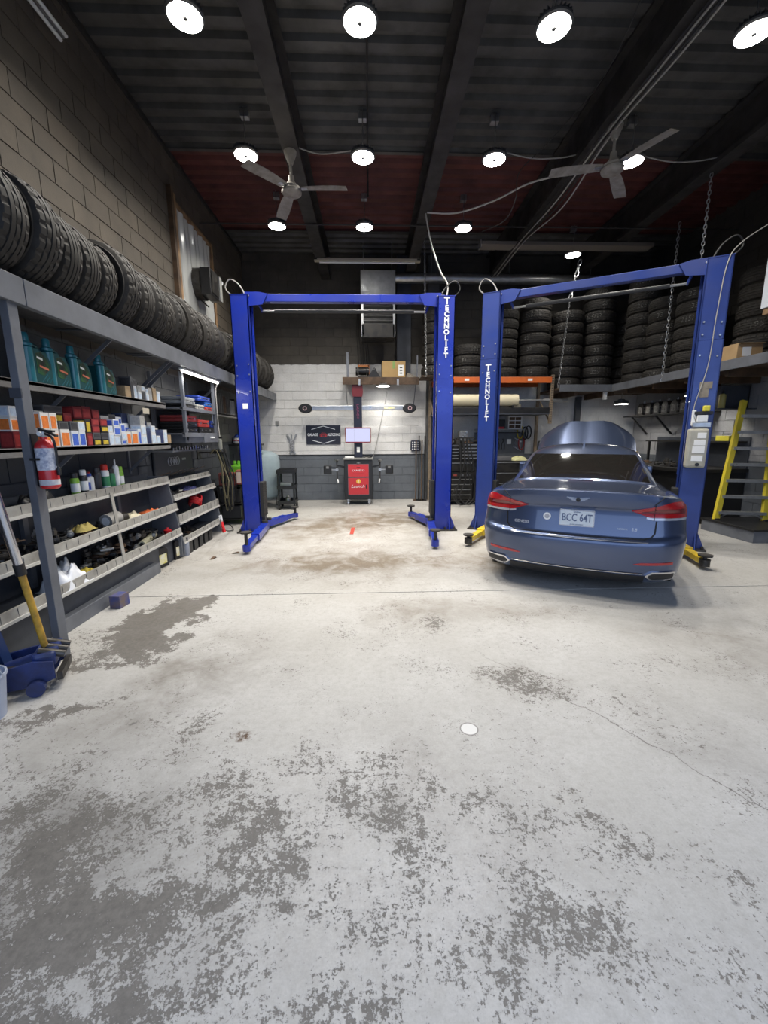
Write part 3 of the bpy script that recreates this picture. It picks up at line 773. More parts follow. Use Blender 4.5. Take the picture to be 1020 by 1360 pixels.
def patch(name, x0, x1, bot, top, m, parent=car, nx=26, nz=6, off=.006, th=.012):
    F_, B_ = [], []
    for i in range(nx+1):
        x = x0+(x1-x0)*i/nx; fr, bk = [], []
        for j in range(nz+1):
            z = bot(x)+(top(x)-bot(x))*j/nz; p = hit(x, z, off)
            if p is None: p = Vector((x, .6, z))
            q = hit(x, z, off-th) or p; fr.append(p); bk.append(q)
        F_.append(fr); B_.append(bk)
    mb = MB(); mb.grid(F_); mb.grid(B_)
    # side walls
    ring = lambda G: [r[0] for r in G]+G[-1][1:]+[r[-1] for r in reversed(G[:-1])]+list(reversed(G[0][1:-1]))
    a, b = ring(F_), ring(B_); n = len(a)
    mb.add(a+b, [(i, (i+1) % n, n+(i+1) % n, n+i) for i in range(n)])
    return mb.build(name, m, parent, True, angle=40)
def line(name, pts, m, r=.004, off=.0, parent=car, n=6):
    P = []
    for a, b in zip(pts[:-1], pts[1:]):
        for k in range(8):
            x = a[0]+(b[0]-a[0])*k/8; z = a[1]+(b[1]-a[1])*k/8; p = hit(x, z, off)
            if p: P.append(p)
    p = hit(*pts[-1], off)
    if p: P.append(p)
    return MB().tube(P, r, n).build(name, m, parent, True)
def pl(P):
    def f(x):
        for (a, b) in zip(P[:-1], P[1:]):
            lo, hi = sorted((a[0], b[0]))
            if lo-1e-6 <= x <= hi+1e-6: return a[1]+(b[1]-a[1])*((x-a[0])/(b[0]-a[0]) if b[0] != a[0] else 0)
        return P[-1][1] if abs(x-P[-1][0]) < abs(x-P[0][0]) else P[0][1]
    return f
for s in (-1, 1):
    mir = lambda P: sorted([(s*x, z) for x, z in P])
    tl = patch('tail_light', s*.450, s*.902, pl(mir([(.45, .862), (.60, .806), (.902, .806)])), pl(mir([(.45, .868), (.62, .905), (.78, .950), (.85, .945), (.902, .90)])), M_TAIL, off=.010, th=.02, nx=30)
    patch('lens_band', s*.53, s*.88, pl(mir([(.53, .842), (.66, .842), (.88, .842)])), pl(mir([(.53, .855), (.66, .885), (.88, .888)])), M_TAILD, tl, off=.0125, th=.006)
    patch('clear_strip', s*.57, s*.897, pl(mir([(.57, .795), (.62, .784), (.897, .784)])), pl(mir([(.57, .812), (.62, .804), (.897, .804)])), M_CLEAR, tl, off=.010, th=.015)
    line('lamp_split', [(s*.632, .778), (s*.632, .925)], M_GAP, .003, .010, tl)
    patch('rear_reflector', s*.50, s*.815, pl(mir([(.50, .372), (.56, .370), (.815, .384)])), pl(mir([(.50, .376), (.56, .394), (.815, .408)])), M_TAIL, off=.006, th=.01)
    ex = patch('exhaust_tip', s*.60, s*.835, pl(mir([(.60, .268), (.65, .226), (.835, .236)])), pl(mir([(.60, .272), (.65, .312), (.835, .318)])), M_CHROME, off=.016, th=.03)
    patch('exhaust_opening', s*.625, s*.825, pl(mir([(.625, .262), (.66, .242), (.825, .250)])), pl(mir([(.625, .276), (.66, .296), (.825, .302)])), M_BLACK, ex, off=.019, th=.02)
patch('rear_diffuser', -.60, .60, lambda x: .150, lambda x: .262, M_BLACK, off=.005, nx=40)
line('chrome_trim', [(-.58, .285), (0, .275), (.58, .285)], M_CHROME, .006, .004)
# trunk lid outline
lid = [(-.655, .775), (-.650, .665), (-.625, .628), (-.57, .607), (0, .598), (.57, .607), (.625, .628), (.650, .665), (.655, .775)]
line('lid_gap', lid, M_GAP, .007, 0)
line('lid_gap', [(-.632, .925), (-.70, .99)], M_GAP, .005, 0); line('lid_gap', [(.632, .925), (.70, .99)], M_GAP, .005, 0)
line('bumper_highlight', [(-.60, .585), (0, .575), (.60, .585)], mat('highlight_silver', (.35, .37, .42), .3, .9), .004, .002)  # pale line put on as the highlight along the bumper's upper edge
# licence plate
M_PLATE = mat('plate_white', (.68, .72, .74), .4)
M_PLBLUE = mat('plate_lettering', (.10, .13, .22), .5)
plz = .765; py = hit(0, plz).y-.016
plate = MB().box(-.1525, .1525, py-.008, py+.03, plz-.077, plz+.077, None, .006).build('license_plate', M_PLATE, car)
MT = lambda x, z, y: Matrix.Translation((x, y, z)) @ Matrix.Rotation(PI/2, 4, 'X')
text_on('plate_number', 'BCC 64T', .102, M_PLBLUE, plate, MT(0, plz+.002, py-.010), bold=.0015, fit=.262)
text_on('plate_province', 'Québec', .020, M_PLBLUE, plate, MT(0, plz+.060, py-.010))
text_on('plate_motto', 'Je me souviens', .019, M_PLBLUE, plate, MT(0, plz-.060, py-.010))
fr = MB()
for (a, b, c, d) in ((-.1525, .1525, .068, .077), (-.1525, .1525, -.077, -.068), (-.1525, -.144, -.077, .077), (.144, .1525, -.077, .077)):
    fr.box(a, b, py-.011, py-.007, plz+c, plz+d)
fr.build('plate_frame', M_CHROME, plate)
# winged emblem
em = MB()
for s in (-1, 1):
    for k, (l, h) in enumerate(((.100, .010), (.080, .010), (.058, .010))):
        z = .945+.014-k*.012; P = [hit(s*.012, z, .006), hit(s*l, z+.007, .006)]
        em.bar(P[0], P[1], .006, h)
em.build('winged_emblem', M_CHROME, car)
p = hit(0, .945, .004); MB().lathe([(0, 0), (.020, 0), (.020, .006), (.012, .01), (0, .011)], 16, Matrix.Translation(p) @ Matrix.Rotation(PI/2, 4, 'X')).build('emblem_shield', M_BLKMET, bpy.data.objects['winged_emblem'], True)
M_BADGE = mat('badge_chrome', (.72, .74, .78), .35, .3)
for (txt, x, z, sz) in (('GENESIS', -.505, .690, .040), ('3.8', .485, .690, .038), ('ULTIMATE', .39, .690, .018)):
    q = hit(x, z, .003); a = hit(x-.08, z, .003); b = hit(x+.08, z, .003); yaw = math.atan2(b.y-a.y, b.x-a.x)
    text_on('badge', txt, sz, M_BADGE, car, Matrix.Translation(q) @ Matrix.Rotation(yaw, 4, 'Z') @ Matrix.Rotation(PI/2-.05, 4, 'X'))
q = hit(-.268, .762, .002)
MB().cyl(q, q+Vector((0, -.004, 0)), .036, n=24).build('round_sticker', M_PAPER, car, True)
MB().cyl(q+Vector((0, -.004, 0)), q+Vector((0, -.005, 0)), .022, n=20).build('sticker_print', mat('grey_print', (.4, .4, .42), .7), bpy.data.objects['round_sticker'], True)
MB().prism([(1.60, 1.40), (1.86, 1.44), (1.64, 1.478)], -.012, .012, 'yz').build('roof_antenna', M_PAINT, car)
# defroster line / third brake light housing inside glass edge
MB().box(-.12, .12, .70, .72, 1.066, 1.072).build('brake_light', M_TAILD, car)
# side door gaps, mirrors, wheels
for s in (-1, 1):
    mi = MB(); mi.box(s*.80, s*.935, 3.02, 3.24, .97, 1.09, None, .03); mi.build('side_mirror', M_PAINT, car, True)
    for gy in (1.62, 2.55, 3.42):
        pts = []
        for k in range(14):
            z = .32+.66*k/13; h = BVH.ray_cast(Vector((s*1.6, gy+(.12*(z-.6)**2 if gy < 2 else 0), z)), Vector((-s, 0, 0)))
            if h[0]: pts.append(h[0])
        MB().tube(pts, .004, 5).build('door_gap', M_GAP, car, True)
    for gy in (2.1, 3.0):
        MB().box(s*.93-.02, s*.93+.03*s+(.02 if s > 0 else -.02)*0, gy, gy+.2, .84, .868, None, .006).build('door_handle', M_PAINT, car)
    for wy in (1.07, 4.08):
        ar = MB().lathe([(0, 0), (.385, 0), (.385, .02), (0, .02)], 36, Matrix.Translation((s*.925, wy, .345)) @ Matrix.Rotation(s*PI/2, 4, 'Y')); ar.build('wheel_arch', M_GAP, car, True)
        whl = place('wheel', TY[1], car, (s*.875, wy, .336), (0, PI/2, 0))
        rim = MB().lathe([(.02, .085), (.06, .09), (.19, .075), (.212, .10), (.215, .06)], 30, Matrix.Rotation(PI/2 if s > 0 else PI/2, 4, 'Z'), caps=True)
        ro = rim.build('rim', M_GALV, whl, True)
        if s < 0: ro.rotation_euler = (PI, 0, 0)
# raised hood: painted skin above, dark liner below
def hood_grid(off):
    G = []; a = math.radians(34)
    for i in range(15):
        v = i/14; row = []
        w = .80 - .24*max(0, (v-.55)/.45)**2.2
        for j in range(25):
            u = -1+2*j/24; x = w*u
            d = 1.32*v*(1-.05*u*u) ; bulge = .055*(1-u**4)*(1-.3*v)+.02*(1-abs(2*abs(u)-1)) - .05*abs(u)**6
            row.append(Vector((x, 3.66+d*math.cos(a)-(bulge+off)*math.sin(a), 1.035+d*math.sin(a)+(bulge+off)*math.cos(a))))
        G.append(row)
    return G
A_, B_ = hood_grid(0), hood_grid(-.025)
mb = MB().grid(A_); mb.build('hood', M_PAINT, car, True, angle=60)
mb = MB().grid(B_); mb.build('hood_liner', M_BLACK, car, True, angle=60)
rim_ = lambda G: [r[0] for r in G]+G[-1][1:]+[r[-1] for r in reversed(G[:-1])]+list(reversed(G[0][1:-1]))
a, b = rim_(A_), rim_(B_); n = len(a); MB().add(a+b, [(i, (i+1) % n, n+(i+1) % n, n+i) for i in range(n)]).build('hood_edge', M_PAINT, car, True)
for s in (-1, 1): MB().cyl((s*.70, 3.95, .98), (s*.68, 4.25, 1.36), .012, n=8).build('hood_strut', M_BLACK, car, True)
MB().box(-.45, .45, 3.85, 4.65, .55, .93, None, .05).build('engine_cover', M_BLKMET, car)
# ================================================================== LEFT WALL SHELVING
sh = thing('storage_shelf', 'long grey steel shelf along the left wall carrying the tyre row', 'shelf', (XL, 2.0, 0))
y0s, y1s = .0, YB-2.0-.02
MB().box(.001, .60, y0s, y1s, 2.505, 2.542).build('shelf_board', mat('grey_board', (.10, .10, .105), .7, 0, (.06, .06, .062), 4, .5), sh)
MB().box(.575, .625, y0s, .905, 2.375, 2.54, None, .004).build('front_fascia', M_STEEL, sh)
MB().box(.575, .625, .912, y1s, 2.375, 2.54, None, .004).build('front_fascia', M_STEEL, sh)
MB().box(.548, .60, .785, .862, .0, 2.505, None, .004).build('post', M_STEEL, sh)
MB().box(.535, .61, .772, .785, 1.80, 1.86, None, .003).build('post_clip', M_DKGREY, sh)
for yy in (2.02, 3.12, 3.22, 4.86, 6.76):
    MB().bar((.56, yy, 2.49), (.02, yy, 2.02), .035, .008, (0, 1, 0)).build('strut', M_STEEL, sh)
    MB().bar((.02, yy, 2.495), (.57, yy, 2.495), .03, .012).build('cross_tie', M_STEEL, sh)
def board_shelf(label, z, y0, y1, depth, m, lip=.06):
    r = thing('storage_shelf', label, 'shelf', (XL, y0, z))
    MB().box(.001, depth, 0, y1-y0, -.022, 0).build('shelf_board', m, r)
    MB().box(depth-.02, depth, 0, y1-y0, -lip, .004, None, .003).build('front_edge', m, r)
    n = max(2, int((y1-y0)/.9))
    for k in range(n):
        yy = .25+(y1-y0-.5)*k/(n-1)
        MB().bar((depth-.06, yy, -.03), (.01, yy, -.30), .03, .008, (0, 1, 0)).box(.001, .012, yy-.015, yy+.015, -.34, -.023).build('bracket', M_STEEL, r)
    return r
M_SHB = mat('shelf_grey_wood', (.20, .195, .19), .6, 0, (.12, .115, .11), 5, .6, .1)
board_shelf('grey shelf board carrying the teal oil jugs', 1.945, 2.05, 5.15, .38, M_SHB)
board_shelf('grey shelf board carrying the rows of boxed filters', 1.475, 2.05, 5.18, .38, M_SHB)
SX2 = XL+.38
# teal oil jugs
M_TEAL = mat('teal_plastic', (.025, .17, .21), .32, 0, None, coat=.3)
M_TEALD = mat('dark_teal_plastic', (.008, .065, .07), .4)
M_LBLG = mat('green_black_label', (.02, .10, .03), .5, 0, (.012, .014, .012), 22, .9)
def oil_jug(x, y, z, rz, label, dark=False):
    r = thing('oil_jug', label, 'oil jug', (x, y, z), rz, 'teal oil jugs on the shelf')
    w = .20; m = M_TEALD
    body = [(0, 0), (w, 0), (w, .16), (.16, .235), (.105, .235), (.085, .25), (0, .25)]
    b = MB().prism(body, -.062, .062, 'yz'); b.build('body', m, r)
    MB().cyl((.036, .022, 0.004), (.036, .022, .25), .034, n=18).build('grip_column', M_TEAL, r, True)
    MB().lathe([(.030, .25), (.042, .262), (.042, .28), (.028, .292), (.028, .302)], 18, Matrix.Translation((.02, .035, 0))).build('neck', M_TEAL, r, True)
    MB().lathe([(.026, .30), (.026, .335), (.020, .352), (.012, .355)], 16, Matrix.Translation((.02, .035, 0))).build('cap', M_TEAL, r, True)
    MB().tube(crom([(0, .06, .27), (0, .11, .285), (0, .16, .265), (0, .185, .20)], 5), .014, 8).build('handle', M_TEALD, r, True)
    MB().prism([(.062, .075), (.062, .215), (.11, .232), (.165, .18), (.185, .12), (.115, .062)], .0622, .064, 'yz').build('label_print', M_LBLG, r)
    MB().prism([(.068, .196), (.118, .185), (.118, .170), (.068, .181)], .0642, .0655, 'yz').build('white_stripe', M_PAPER, r)
    MB().prism([(.085, .135), (.165, .12), (.165, .105), (.085, .120)], .0642, .0655, 'yz').build('orange_stripe', mat('salmon_print', (.6, .18, .10), .6), r)
    st = MB()
    for k in range(3): st.bar((.063, .09+k*.035, .012), (.063, .15+k*.02, .075-k*.012), .003, .003)
    st.build('moulded_ribs', M_TEAL, r)
    return r
for k, (px, lab) in enumerate(((33, 'teal oil jug beside the shelf post'), (61, 'second teal oil jug from the shelf post'), (92, 'third teal oil jug from the shelf post'), (128, 'teal oil jug standing apart at the end of the jug row'))):
    p = on_x(px, 505, SX2-.085); oil_jug(SX2-.085, p.y-.01, 1.946, rnd.uniform(-.08, .0), lab)

# boxes
BOXC = {'orange': ((.72, .19, .035), (.75, .73, .70)), 'blue': ((.05, .12, .52), (.72, .75, .80)), 'navy': ((.015, .025, .085), (.05, .07, .15)), 'red': ((.32, .03, .03), (.20, .02, .025)),
        'yellow': ((.55, .40, .03), (.025, .022, .02)), 'white': ((.50, .60, .76), (.74, .76, .78)), 'dark': ((.03, .03, .035), (.10, .10, .105)), 'kraft': ((.36, .25, .14), (.42, .30, .17)), 'green': ((.30, .36, .05), (.10, .16, .05)), 'grey': ((.34, .34, .33), (.48, .47, .45))}
WORDS = {'orange': 'orange and white', 'blue': 'blue and white', 'navy': 'dark navy', 'red': 'dark red', 'yellow': 'yellow and black', 'white': 'white and pale blue', 'dark': 'black', 'kraft': 'brown cardboard', 'green': 'olive green', 'grey': 'pale grey'}
def carton(x, y, z, w, d, h, kind, where, rz=0.0):
    """front face towards +x at x, y = near edge"""
    a, b = BOXC[kind]
    r = thing('parts_box', WORDS[kind]+' parts box '+where, 'box', (x, y, z), rz, WORDS[kind]+' boxes '+where)
    MB().box(-d, 0, .001, w-.001, 0, h, None, .002).build('carton', mat('carton_'+kind, b, .55), r)
    MB().box(0, .0012, .012, w-.012, .012, h*.80).build('printed_panel', mat('print_'+kind, a, .5, 0, tuple(min(1, q*1.5+.02) for q in a), 40, .5), r)
    MB().box(-d+.012, -.012, -.0002, .001, .012, h-.014).build('side_panel', mat('print_'+kind, a), r)
    return r
WH = 'on the filter shelf'
FX = XL+.365
def column(y, w, lst, x=FX, d=.11, z=1.476, where=WH):
    for (h, k) in lst: carton(x+rnd.uniform(-.008, .0), y, z, w, d, h, k, where, rnd.uniform(-.03, .03)); z += h+.001
def Yat(px, py=570, X=FX): return on_x(px, py, X).y
fr = [(2.32, .09, [(.10, 'white')]), (2.42, .09, [(.20, 'white')]), (2.52, .09, [(.13, 'white')]), (2.62, .10, [(.10, 'navy')])]
# front row, read along the shelf
y = Yat(56)
seq = [(.085, [(.13, 'orange'), (.13, 'orange')]), (.075, [(.13, 'orange'), (.13, 'orange')]), (.10, [(.14, 'orange'), (.06, 'dark')]), (.09, [(.13, 'blue'), (.075, 'dark')]), (.085, [(.13, 'blue'), (.075, 'white')]),
       (.07, [(.11, 'red'), (.12, 'yellow')]), (.10, [(.06, 'yellow'), (.055, 'dark'), (.06, 'red'), (.06, 'red')]), (.10, [(.06, 'yellow'), (.055, 'dark'), (.06, 'yellow'), (.06, 'red')]), (.07, [(.12, 'white'), (.06, 'white')]),
       (.10, [(.09, 'white'), (.085, 'blue'), (.07, 'blue')]), (.08, [(.05, 'blue'), (.07, 'white'), (.085, 'blue')]), (.08, [(.13, 'orange')]), (.11, [(.135, 'orange')]), (.06, [(.16, 'blue')]), (.10, [(.10, 'white'), (.10, 'white'), (.10, 'grey')]),
       (.08, [(.17, 'navy')]), (.09, [(.12, 'white'), (.08, 'white')]), (.09, [(.09, 'white'), (.06, 'navy')]), (.07, [(.16, 'navy')]), (.09, [(.16, 'white')]), (.08, [(.10, 'kraft')])]
for (yy, w, l) in fr: column(yy, w, l)
for (w, l) in seq:
    column(y, w, l); y += w+rnd.uniform(.004, .016)
# back row, taller stacks seen over the front row
y = Yat(42)
back = [(.10, [(.12, 'red'), (.10, 'orange'), (.08, 'white')]), (.11, [(.14, 'white'), (.12, 'dark')]), (.09, [(.16, 'green'), (.12, 'grey')]), (.20, [(.20, 'red'), (.07, 'yellow'), (.06, 'dark')]), (.10, [(.18, 'white'), (.10, 'red')]),
        (.11, [(.14, 'red'), (.10, 'red'), (.10, 'red')]), (.12, [(.14, 'red'), (.10, 'red'), (.11, 'red')]), (.11, [(.13, 'red'), (.11, 'red'), (.09, 'red')]), (.12, [(.18, 'blue'), (.10, 'grey')]), (.11, [(.20, 'grey'), (.10, 'dark')]),
        (.10, [(.16, 'navy'), (.12, 'blue')]), (.11, [(.22, 'blue'), (.10, 'navy')]), (.10, [(.12, 'grey'), (.12, 'grey'), (.08, 'grey')]), (.12, [(.20, 'blue'), (.10, 'navy')]), (.11, [(.26, 'navy')]), (.10, [(.12, 'white'), (.12, 'grey')]), (.12, [(.10, 'grey'), (.08, 'grey')])]
for (w, l) in back:
    column(y, w, l, FX-.135, .10, 1.476, 'at the back of the filter shelf'); y += w+rnd.uniform(.004, .014)
# small boxes at the far end of the jug shelf
y = 4.42
for (w, l) in [(.10, [(.12, 'kraft')]), (.05, [(.22, 'dark')]), (.06, [(.14, 'white'), (.06, 'dark')]), (.07, [(.08, 'white'), (.07, 'grey')]), (.07, [(.10, 'dark'), (.05, 'white')]), (.06, [(.08, 'white'), (.05, 'white')]), (.08, [(.15, 'grey')]), (.08, [(.12, 'kraft'), (.04, 'kraft')]), (.07, [(.13, 'white')])]:
    column(y, w, l, XL+.34, .12, 1.946, 'at the end of the jug shelf'); y += w+.008
y = 2.30
for (w, l) in [(.13, [(.06, 'white'), (.10, 'blue'), (.06, 'red')]), (.13, [(.05, 'white'), (.12, 'navy'), (.07, 'orange')]), (.12, [(.14, 'dark'), (.07, 'white')])]:
    column(y, w, l, XL+.35, .16, 1.946, 'on the jug shelf before the post'); y += w+.01
MB_price = tag(MB().box(0, .002, 0, .13, 0, .06).build('shelf_tag', mat('cream_card', (.55, .50, .40), .8), None, loc=(XL+.383, 4.62, 1.80)), 'cream card tag hanging under the jug shelf edge', 'tag')

# spray cans and bottles on the bench top
def bottle(x, y, z, R, H, m, mcap, label, kind='can', m2=None, tilt=0):
    r = thing('spray_bottle' if kind == 'spray' else ('spray_can' if kind == 'can' else 'bottle'), label, 'bottle' if kind != 'can' else 'spray can', (x, y, z), 0, None)
    MB().lathe([(R*.92, 0), (R, .006), (R, H*.70), (R*.86, H*.76), (R*.5, H*.80)], 18).build('body', m, r, True)
    if m2: MB().lathe([(R+.0006, H*.18), (R+.0006, H*.55)], 18, caps=False).build('label_band', m2, r, True)
    if kind == 'can': MB().lathe([(R*.80, H*.78), (R*.80, H*.97), (R*.6, H)], 16).build('cap', mcap, r, True)
    elif kind == 'spray':
        MB().box(-.02, .045, -.014, .014, H*.82, H*.95, None, .005).build('trigger_head', mcap, r)
        MB().lathe([(R*.42, H*.78), (R*.42, H*.86)], 12).build('collar', mcap, r, True)
    else: MB().lathe([(R*.30, H*.78), (R*.22, H*.99), (R*.1, H)], 12).build('nozzle', mcap, r, True)
    return r
BT = 1.03
m_lime = mat('lime_can', (.22, .45, .05), .4); m_wh = mat('white_can', (.70, .72, .74), .4); m_bk = mat('black_can', (.03, .03, .035), .4); m_rd = mat('red_cap', (.5, .03, .02), .4); m_bl = mat('blue_can', (.04, .08, .35), .4); m_gr = mat('green_can', (.03, .18, .08), .4)
for (px, R, H, a, b, c, lab, kd) in ((99, .035, .21, m_lime, m_bk, m_wh, 'lime green spray can beside the dark heap on the bench', 'can'), (110, .033, .23, m_bk, m_wh, m_wh, 'black can with white top on the bench top', 'can'), (115, .03, .20, m_wh, m_bl, m_bl, 'white bottle with blue trigger head on the bench top', 'spray'),
                             (121, .036, .20, m_wh, m_rd, None, 'round shouldered white can with red tip on the bench top', 'nozzle'), (127, .034, .24, m_bk, m_bk, None, 'black spray can behind the white cans on the bench', 'can'), (137, .038, .26, m_wh, m_rd, m_gr, 'white can with tall red cap on the bench top', 'can'),
                             (146, .034, .21, m_gr, m_bk, None, 'dark green can on the bench top', 'can'), (152, .03, .30, m_wh, m_wh, None, 'tall white bottle with long nozzle on the bench top', 'nozzle'), (159, .034, .22, m_lime, m_lime, m_wh, 'lime and white spray can at the end of the can row', 'can')):
    p = on_x(px, 640, XL+.16); bottle(XL+.16+rnd.uniform(-.02, .03), p.y, BT+.001, R, H, a, b, lab, kd, c)
# ---- parts bench with three trays
def bench(label, y0, y1, trays, end_x, back_dark=True):
    r = thing('parts_bench', label, 'workbench', (XL, y0, 0)); L = y1-y0
    for (fx, z, h, lipm) in trays:
        MB().box(.012, fx, 0, L, z-.012, z).build('tray', M_DKGREY, r)
        MB().prism([(fx, z-.03), (fx+.035, z-.028), (fx+.030, z+h), (fx+.012, z+h)], 0.002, L-.002, 'xz').build('front_rail', lipm, r)
        MB().bar((fx+.04, .004, z-.012), (fx+.04, L-.004, z-.012), .012, .022).build('rail_lip', mat('pale_rail', (.55, .54, .51), .5, .2), r)
        n = int(L/.14); s = MB()
        for k in range(n): s.box(fx+.031, fx+.034, .1+k*.14, .103+k*.14, z+.005, z+h-.01)
        s.build('rail_slots', M_DKGREY, r)
    pr = [(.012, .02)]+[(end_x[0], .02), (end_x[0], trays[0][1]), (end_x[1], trays[-1][1]+trays[-1][2]), (.012, trays[-1][1]+trays[-1][2])]
    for yy in (0.0, L-.02): MB().prism(pr, yy, yy+.018, 'xz').build('end_panel', M_STEEL, r)
    MB().box(.001, .012, 0, L, 0, trays[-1][1]+.10).build('back_panel', M_DKGREY, r)
    return r
TR = [(.335, .335, .07, M_BENCH), (.310, .655, .07, M_BENCH), (.235, 1.0, .07, M_BENCH)]
b1 = bench('long grey parts bench with three cluttered trays under the filter shelf', 2.52, 5.28, TR, (.36, .25))
MB().bar((.285, 1.55, 1.02), (.375, 1.49, .33), .045, .008, (1, 0, 0)).build('strap', M_BENCH, b1)
for yy in (.78, 2.03): MB().box(.015, .05, yy, yy+.05, .34, 1.0).build('back_upright', M_STEEL, b1)
MB().box(.26, .28, .02, 2.74, .0, .30).build('kick_panel', M_DKGREY, b1)
TR2 = [(.34, .20, .06, M_BENCH), (.31, .46, .10, M_BENCH), (.27, .77, .05, M_BENCH), (.20, .96, .05, M_BENCH)]
b2 = bench('short stepped parts bench with tool slots at the far end of the wall', 5.30, 6.72, TR2, (.37, .22))
# ---- clutter in the trays: individual used parts
M_ALU = mat('cast_aluminium', (.38, .38, .37), .45, .7, (.2, .2, .2), 16, .6)
M_YELT = mat('yellow_cloth', (.55, .43, .06), .8); M_ORT = mat('orange_cloth', (.55, .12, .03), .8)
def proto_parts():
    out = []
    m = MB().lathe([(.012, 0), (.05, 0), (.05, .05), (.03, .055), (.03, .09), (.012, .09)], 14); out.append(('bearing_hub', m.mesh('bearing_hub', M_DIRTY, True)))
    m = MB().tube(crom([(0, 0, .01), (.06, .04, .02), (.10, -.02, .05), (.04, -.07, .03), (-.04, -.05, .02), (-.08, .03, .04), (-.02, .08, .015)], 5), .009, 7); out.append(('brake_hose', m.mesh('brake_hose', M_RUBBER, True)))
    m = MB().box(-.07, .07, -.03, .03, 0, .05, None, .008).box(-.04, .04, -.045, .045, .012, .035, None, .006).cyl((-.05, 0, .05), (-.05, 0, .075), .018, n=10).cyl((.05, 0, .05), (.05, 0, .075), .018, n=10); out.append(('brake_caliper', m.mesh('brake_caliper', M_DIRTY, True)))
    m = MB().bar((-.09, 0, .012), (.09, 0, .012), .03, .006).bar((.09, 0, .012), (.09, .06, .05), .03, .006).cyl((-.07, 0, .015), (-.07, 0, .03), .012, n=8); out.append(('bracket', m.mesh('bracket', M_BLKMET, False)))
    m = MB().cyl((-.06, 0, .03), (.05, 0, .03), .028, n=14).cyl((.05, 0, .03), (.085, 0, .03), .014, n=10).box(-.03, .0, -.012, .012, .05, .075); out.append(('starter_motor', m.mesh('starter_motor', M_ALU, True)))
    m = MB().box(-.05, .05, -.035, .035, 0, .035, None, .006).box(.05, .07, -.02, .02, .006, .028).tube(crom([(-.05, 0, .02), (-.09, .02, .03), (-.11, -.03, .02)], 4), .006, 6); out.append(('sensor_module', m.mesh('sensor_module', M_BLACK, True)))
    m = MB().tube([(.055*math.cos(a), .055*math.sin(a), .012+.02*k/40) for k, a in enumerate([2*PI*q/13 for q in range(40)])], .007, 6); out.append(('coiled_cable', m.mesh('coiled_cable', M_CABLE, True)))
    m = MB().lathe([(.02, 0), (.085, 0), (.085, .012), (.045, .014), (.045, .035), (.02, .036)], 24); out.append(('brake_disc', m.mesh('brake_disc', M_RUST, True)))
    return out
PP = proto_parts()
def clutter(y0, y1, z, x0, x1, n, where, layers=2, seed=1):
    rg = random.Random(seed); rows = 2 if x1-x0 > .12 else 1; k = 0
    for lay in range(layers):
        cols = max(2, int((y1-y0)/.105)-lay)
        for c in range(cols):
            for r in range(rows):
                if k >= n or (lay and rg.random() < .25): continue
                k += 1; name, me = PP[rg.randrange(len(PP))]
                o = place(name, me, None, (x0+(x1-x0)*(r+.5)/rows+rg.uniform(-.01, .01), y0+(y1-y0)*(c+.5+(.5 if lay else 0))/(cols+lay), z+.002+.058*lay), (rg.uniform(-.12, .12)*lay, rg.uniform(-.12, .12)*lay, rg.uniform(0, 6.3)))
                sc = rg.uniform(.68, .88); o.scale = (sc, sc, sc)
                tag(o, 'used '+name.replace('_', ' ')+' in the clutter '+where, 'car part', name.replace('_', ' ')+' pieces '+where)
X0, X1 = XL+.08, XL+.27
clutter(2.62, 3.66, .657, X0, X1, 40, 'on the middle tray of the long bench', 3, 3)
clutter(3.74, 5.05, .337, X0, X1+.02, 56, 'on the bottom tray of the long bench', 3, 5)
clutter(3.75, 4.6, .657, X0, X0+.06, 8, 'on the middle tray behind the rolled goods', 1, 9)
clutter(2.5, 3.4, 1.003, XL+.05, XL+.18, 8, 'on the top tray beside the post', 1, 11)
clutter(5.5, 6.6, .772, X0, XL+.22, 10, 'on the upper step of the short bench', 1, 13)
clutter(5.5, 6.6, .203, X0, XL+.28, 10, 'on the lowest step of the short bench', 1, 15)
# rolled goods, cloths and the white bag
def cloth(x, y, z, sx, sy, h, m, label, cat='cloth', seed=0, name='folded_cloth'):
    rg = random.Random(seed); n = 22; G = []; ph = [rg.uniform(0, 6) for _ in range(8)]
    for i in range(n+1):
        row = []
        for j in range(n+1):
            u, v = -1+2*i/n, -1+2*j/n; rr = (abs(u)**2.6+abs(v)**2.6)
            e = max(0, 1-rr)**.5 if rr < 1 else 0
            zz = h*e*(.72+.28*math.sin(3.1*u+ph[0]+2*math.sin(2*v+ph[1]))*math.cos(3.7*v+ph[2]))+.10*h*e*math.sin(11*u+7*v+ph[3])+.06*h*e*math.sin(17*v-9*u+ph[4])
            k = 1+.07*math.sin(5*math.atan2(v, u)+ph[5])
            row.append(Vector((x+sx*u*k, y+sy*v*k, z+.001+max(0, zz))))
        G.append(row)
    o = MB().grid(G); low = [[Vector((q.x, q.y, z)) for q in r] for r in G]; o.grid(low)
    a = [r[0] for r in G]+G[-1][1:]+[r[-1] for r in reversed(G[:-1])]+list(reversed(G[0][1:-1])); b = [Vector((q.x, q.y, z)) for q in a]; nn = len(a)
    o.add(a+b, [(i, (i+1) % nn, nn+(i+1) % nn, nn+i) for i in range(nn)])
    return tag(o.build(name, m, None, True, angle=70), label, cat)
M_BAG = mat('white_bag', (.74, .76, .80), .5)
cloth(XL+.25, 3.36, .336, .12, .18, .23, M_BAG, 'crumpled white plastic bag spilling over the bottom tray', 'bag', 2, 'plastic_bag')
cloth(XL+.10, 3.56, .336, .07, .09, .19, M_BAG, 'small white plastic bag behind the crumpled one', 'bag', 6, 'plastic_bag')
cloth(XL+.25, 3.66, .336, .08, .07, .06, M_YELT, 'yellow cloth on the bottom tray', 'cloth', 3)
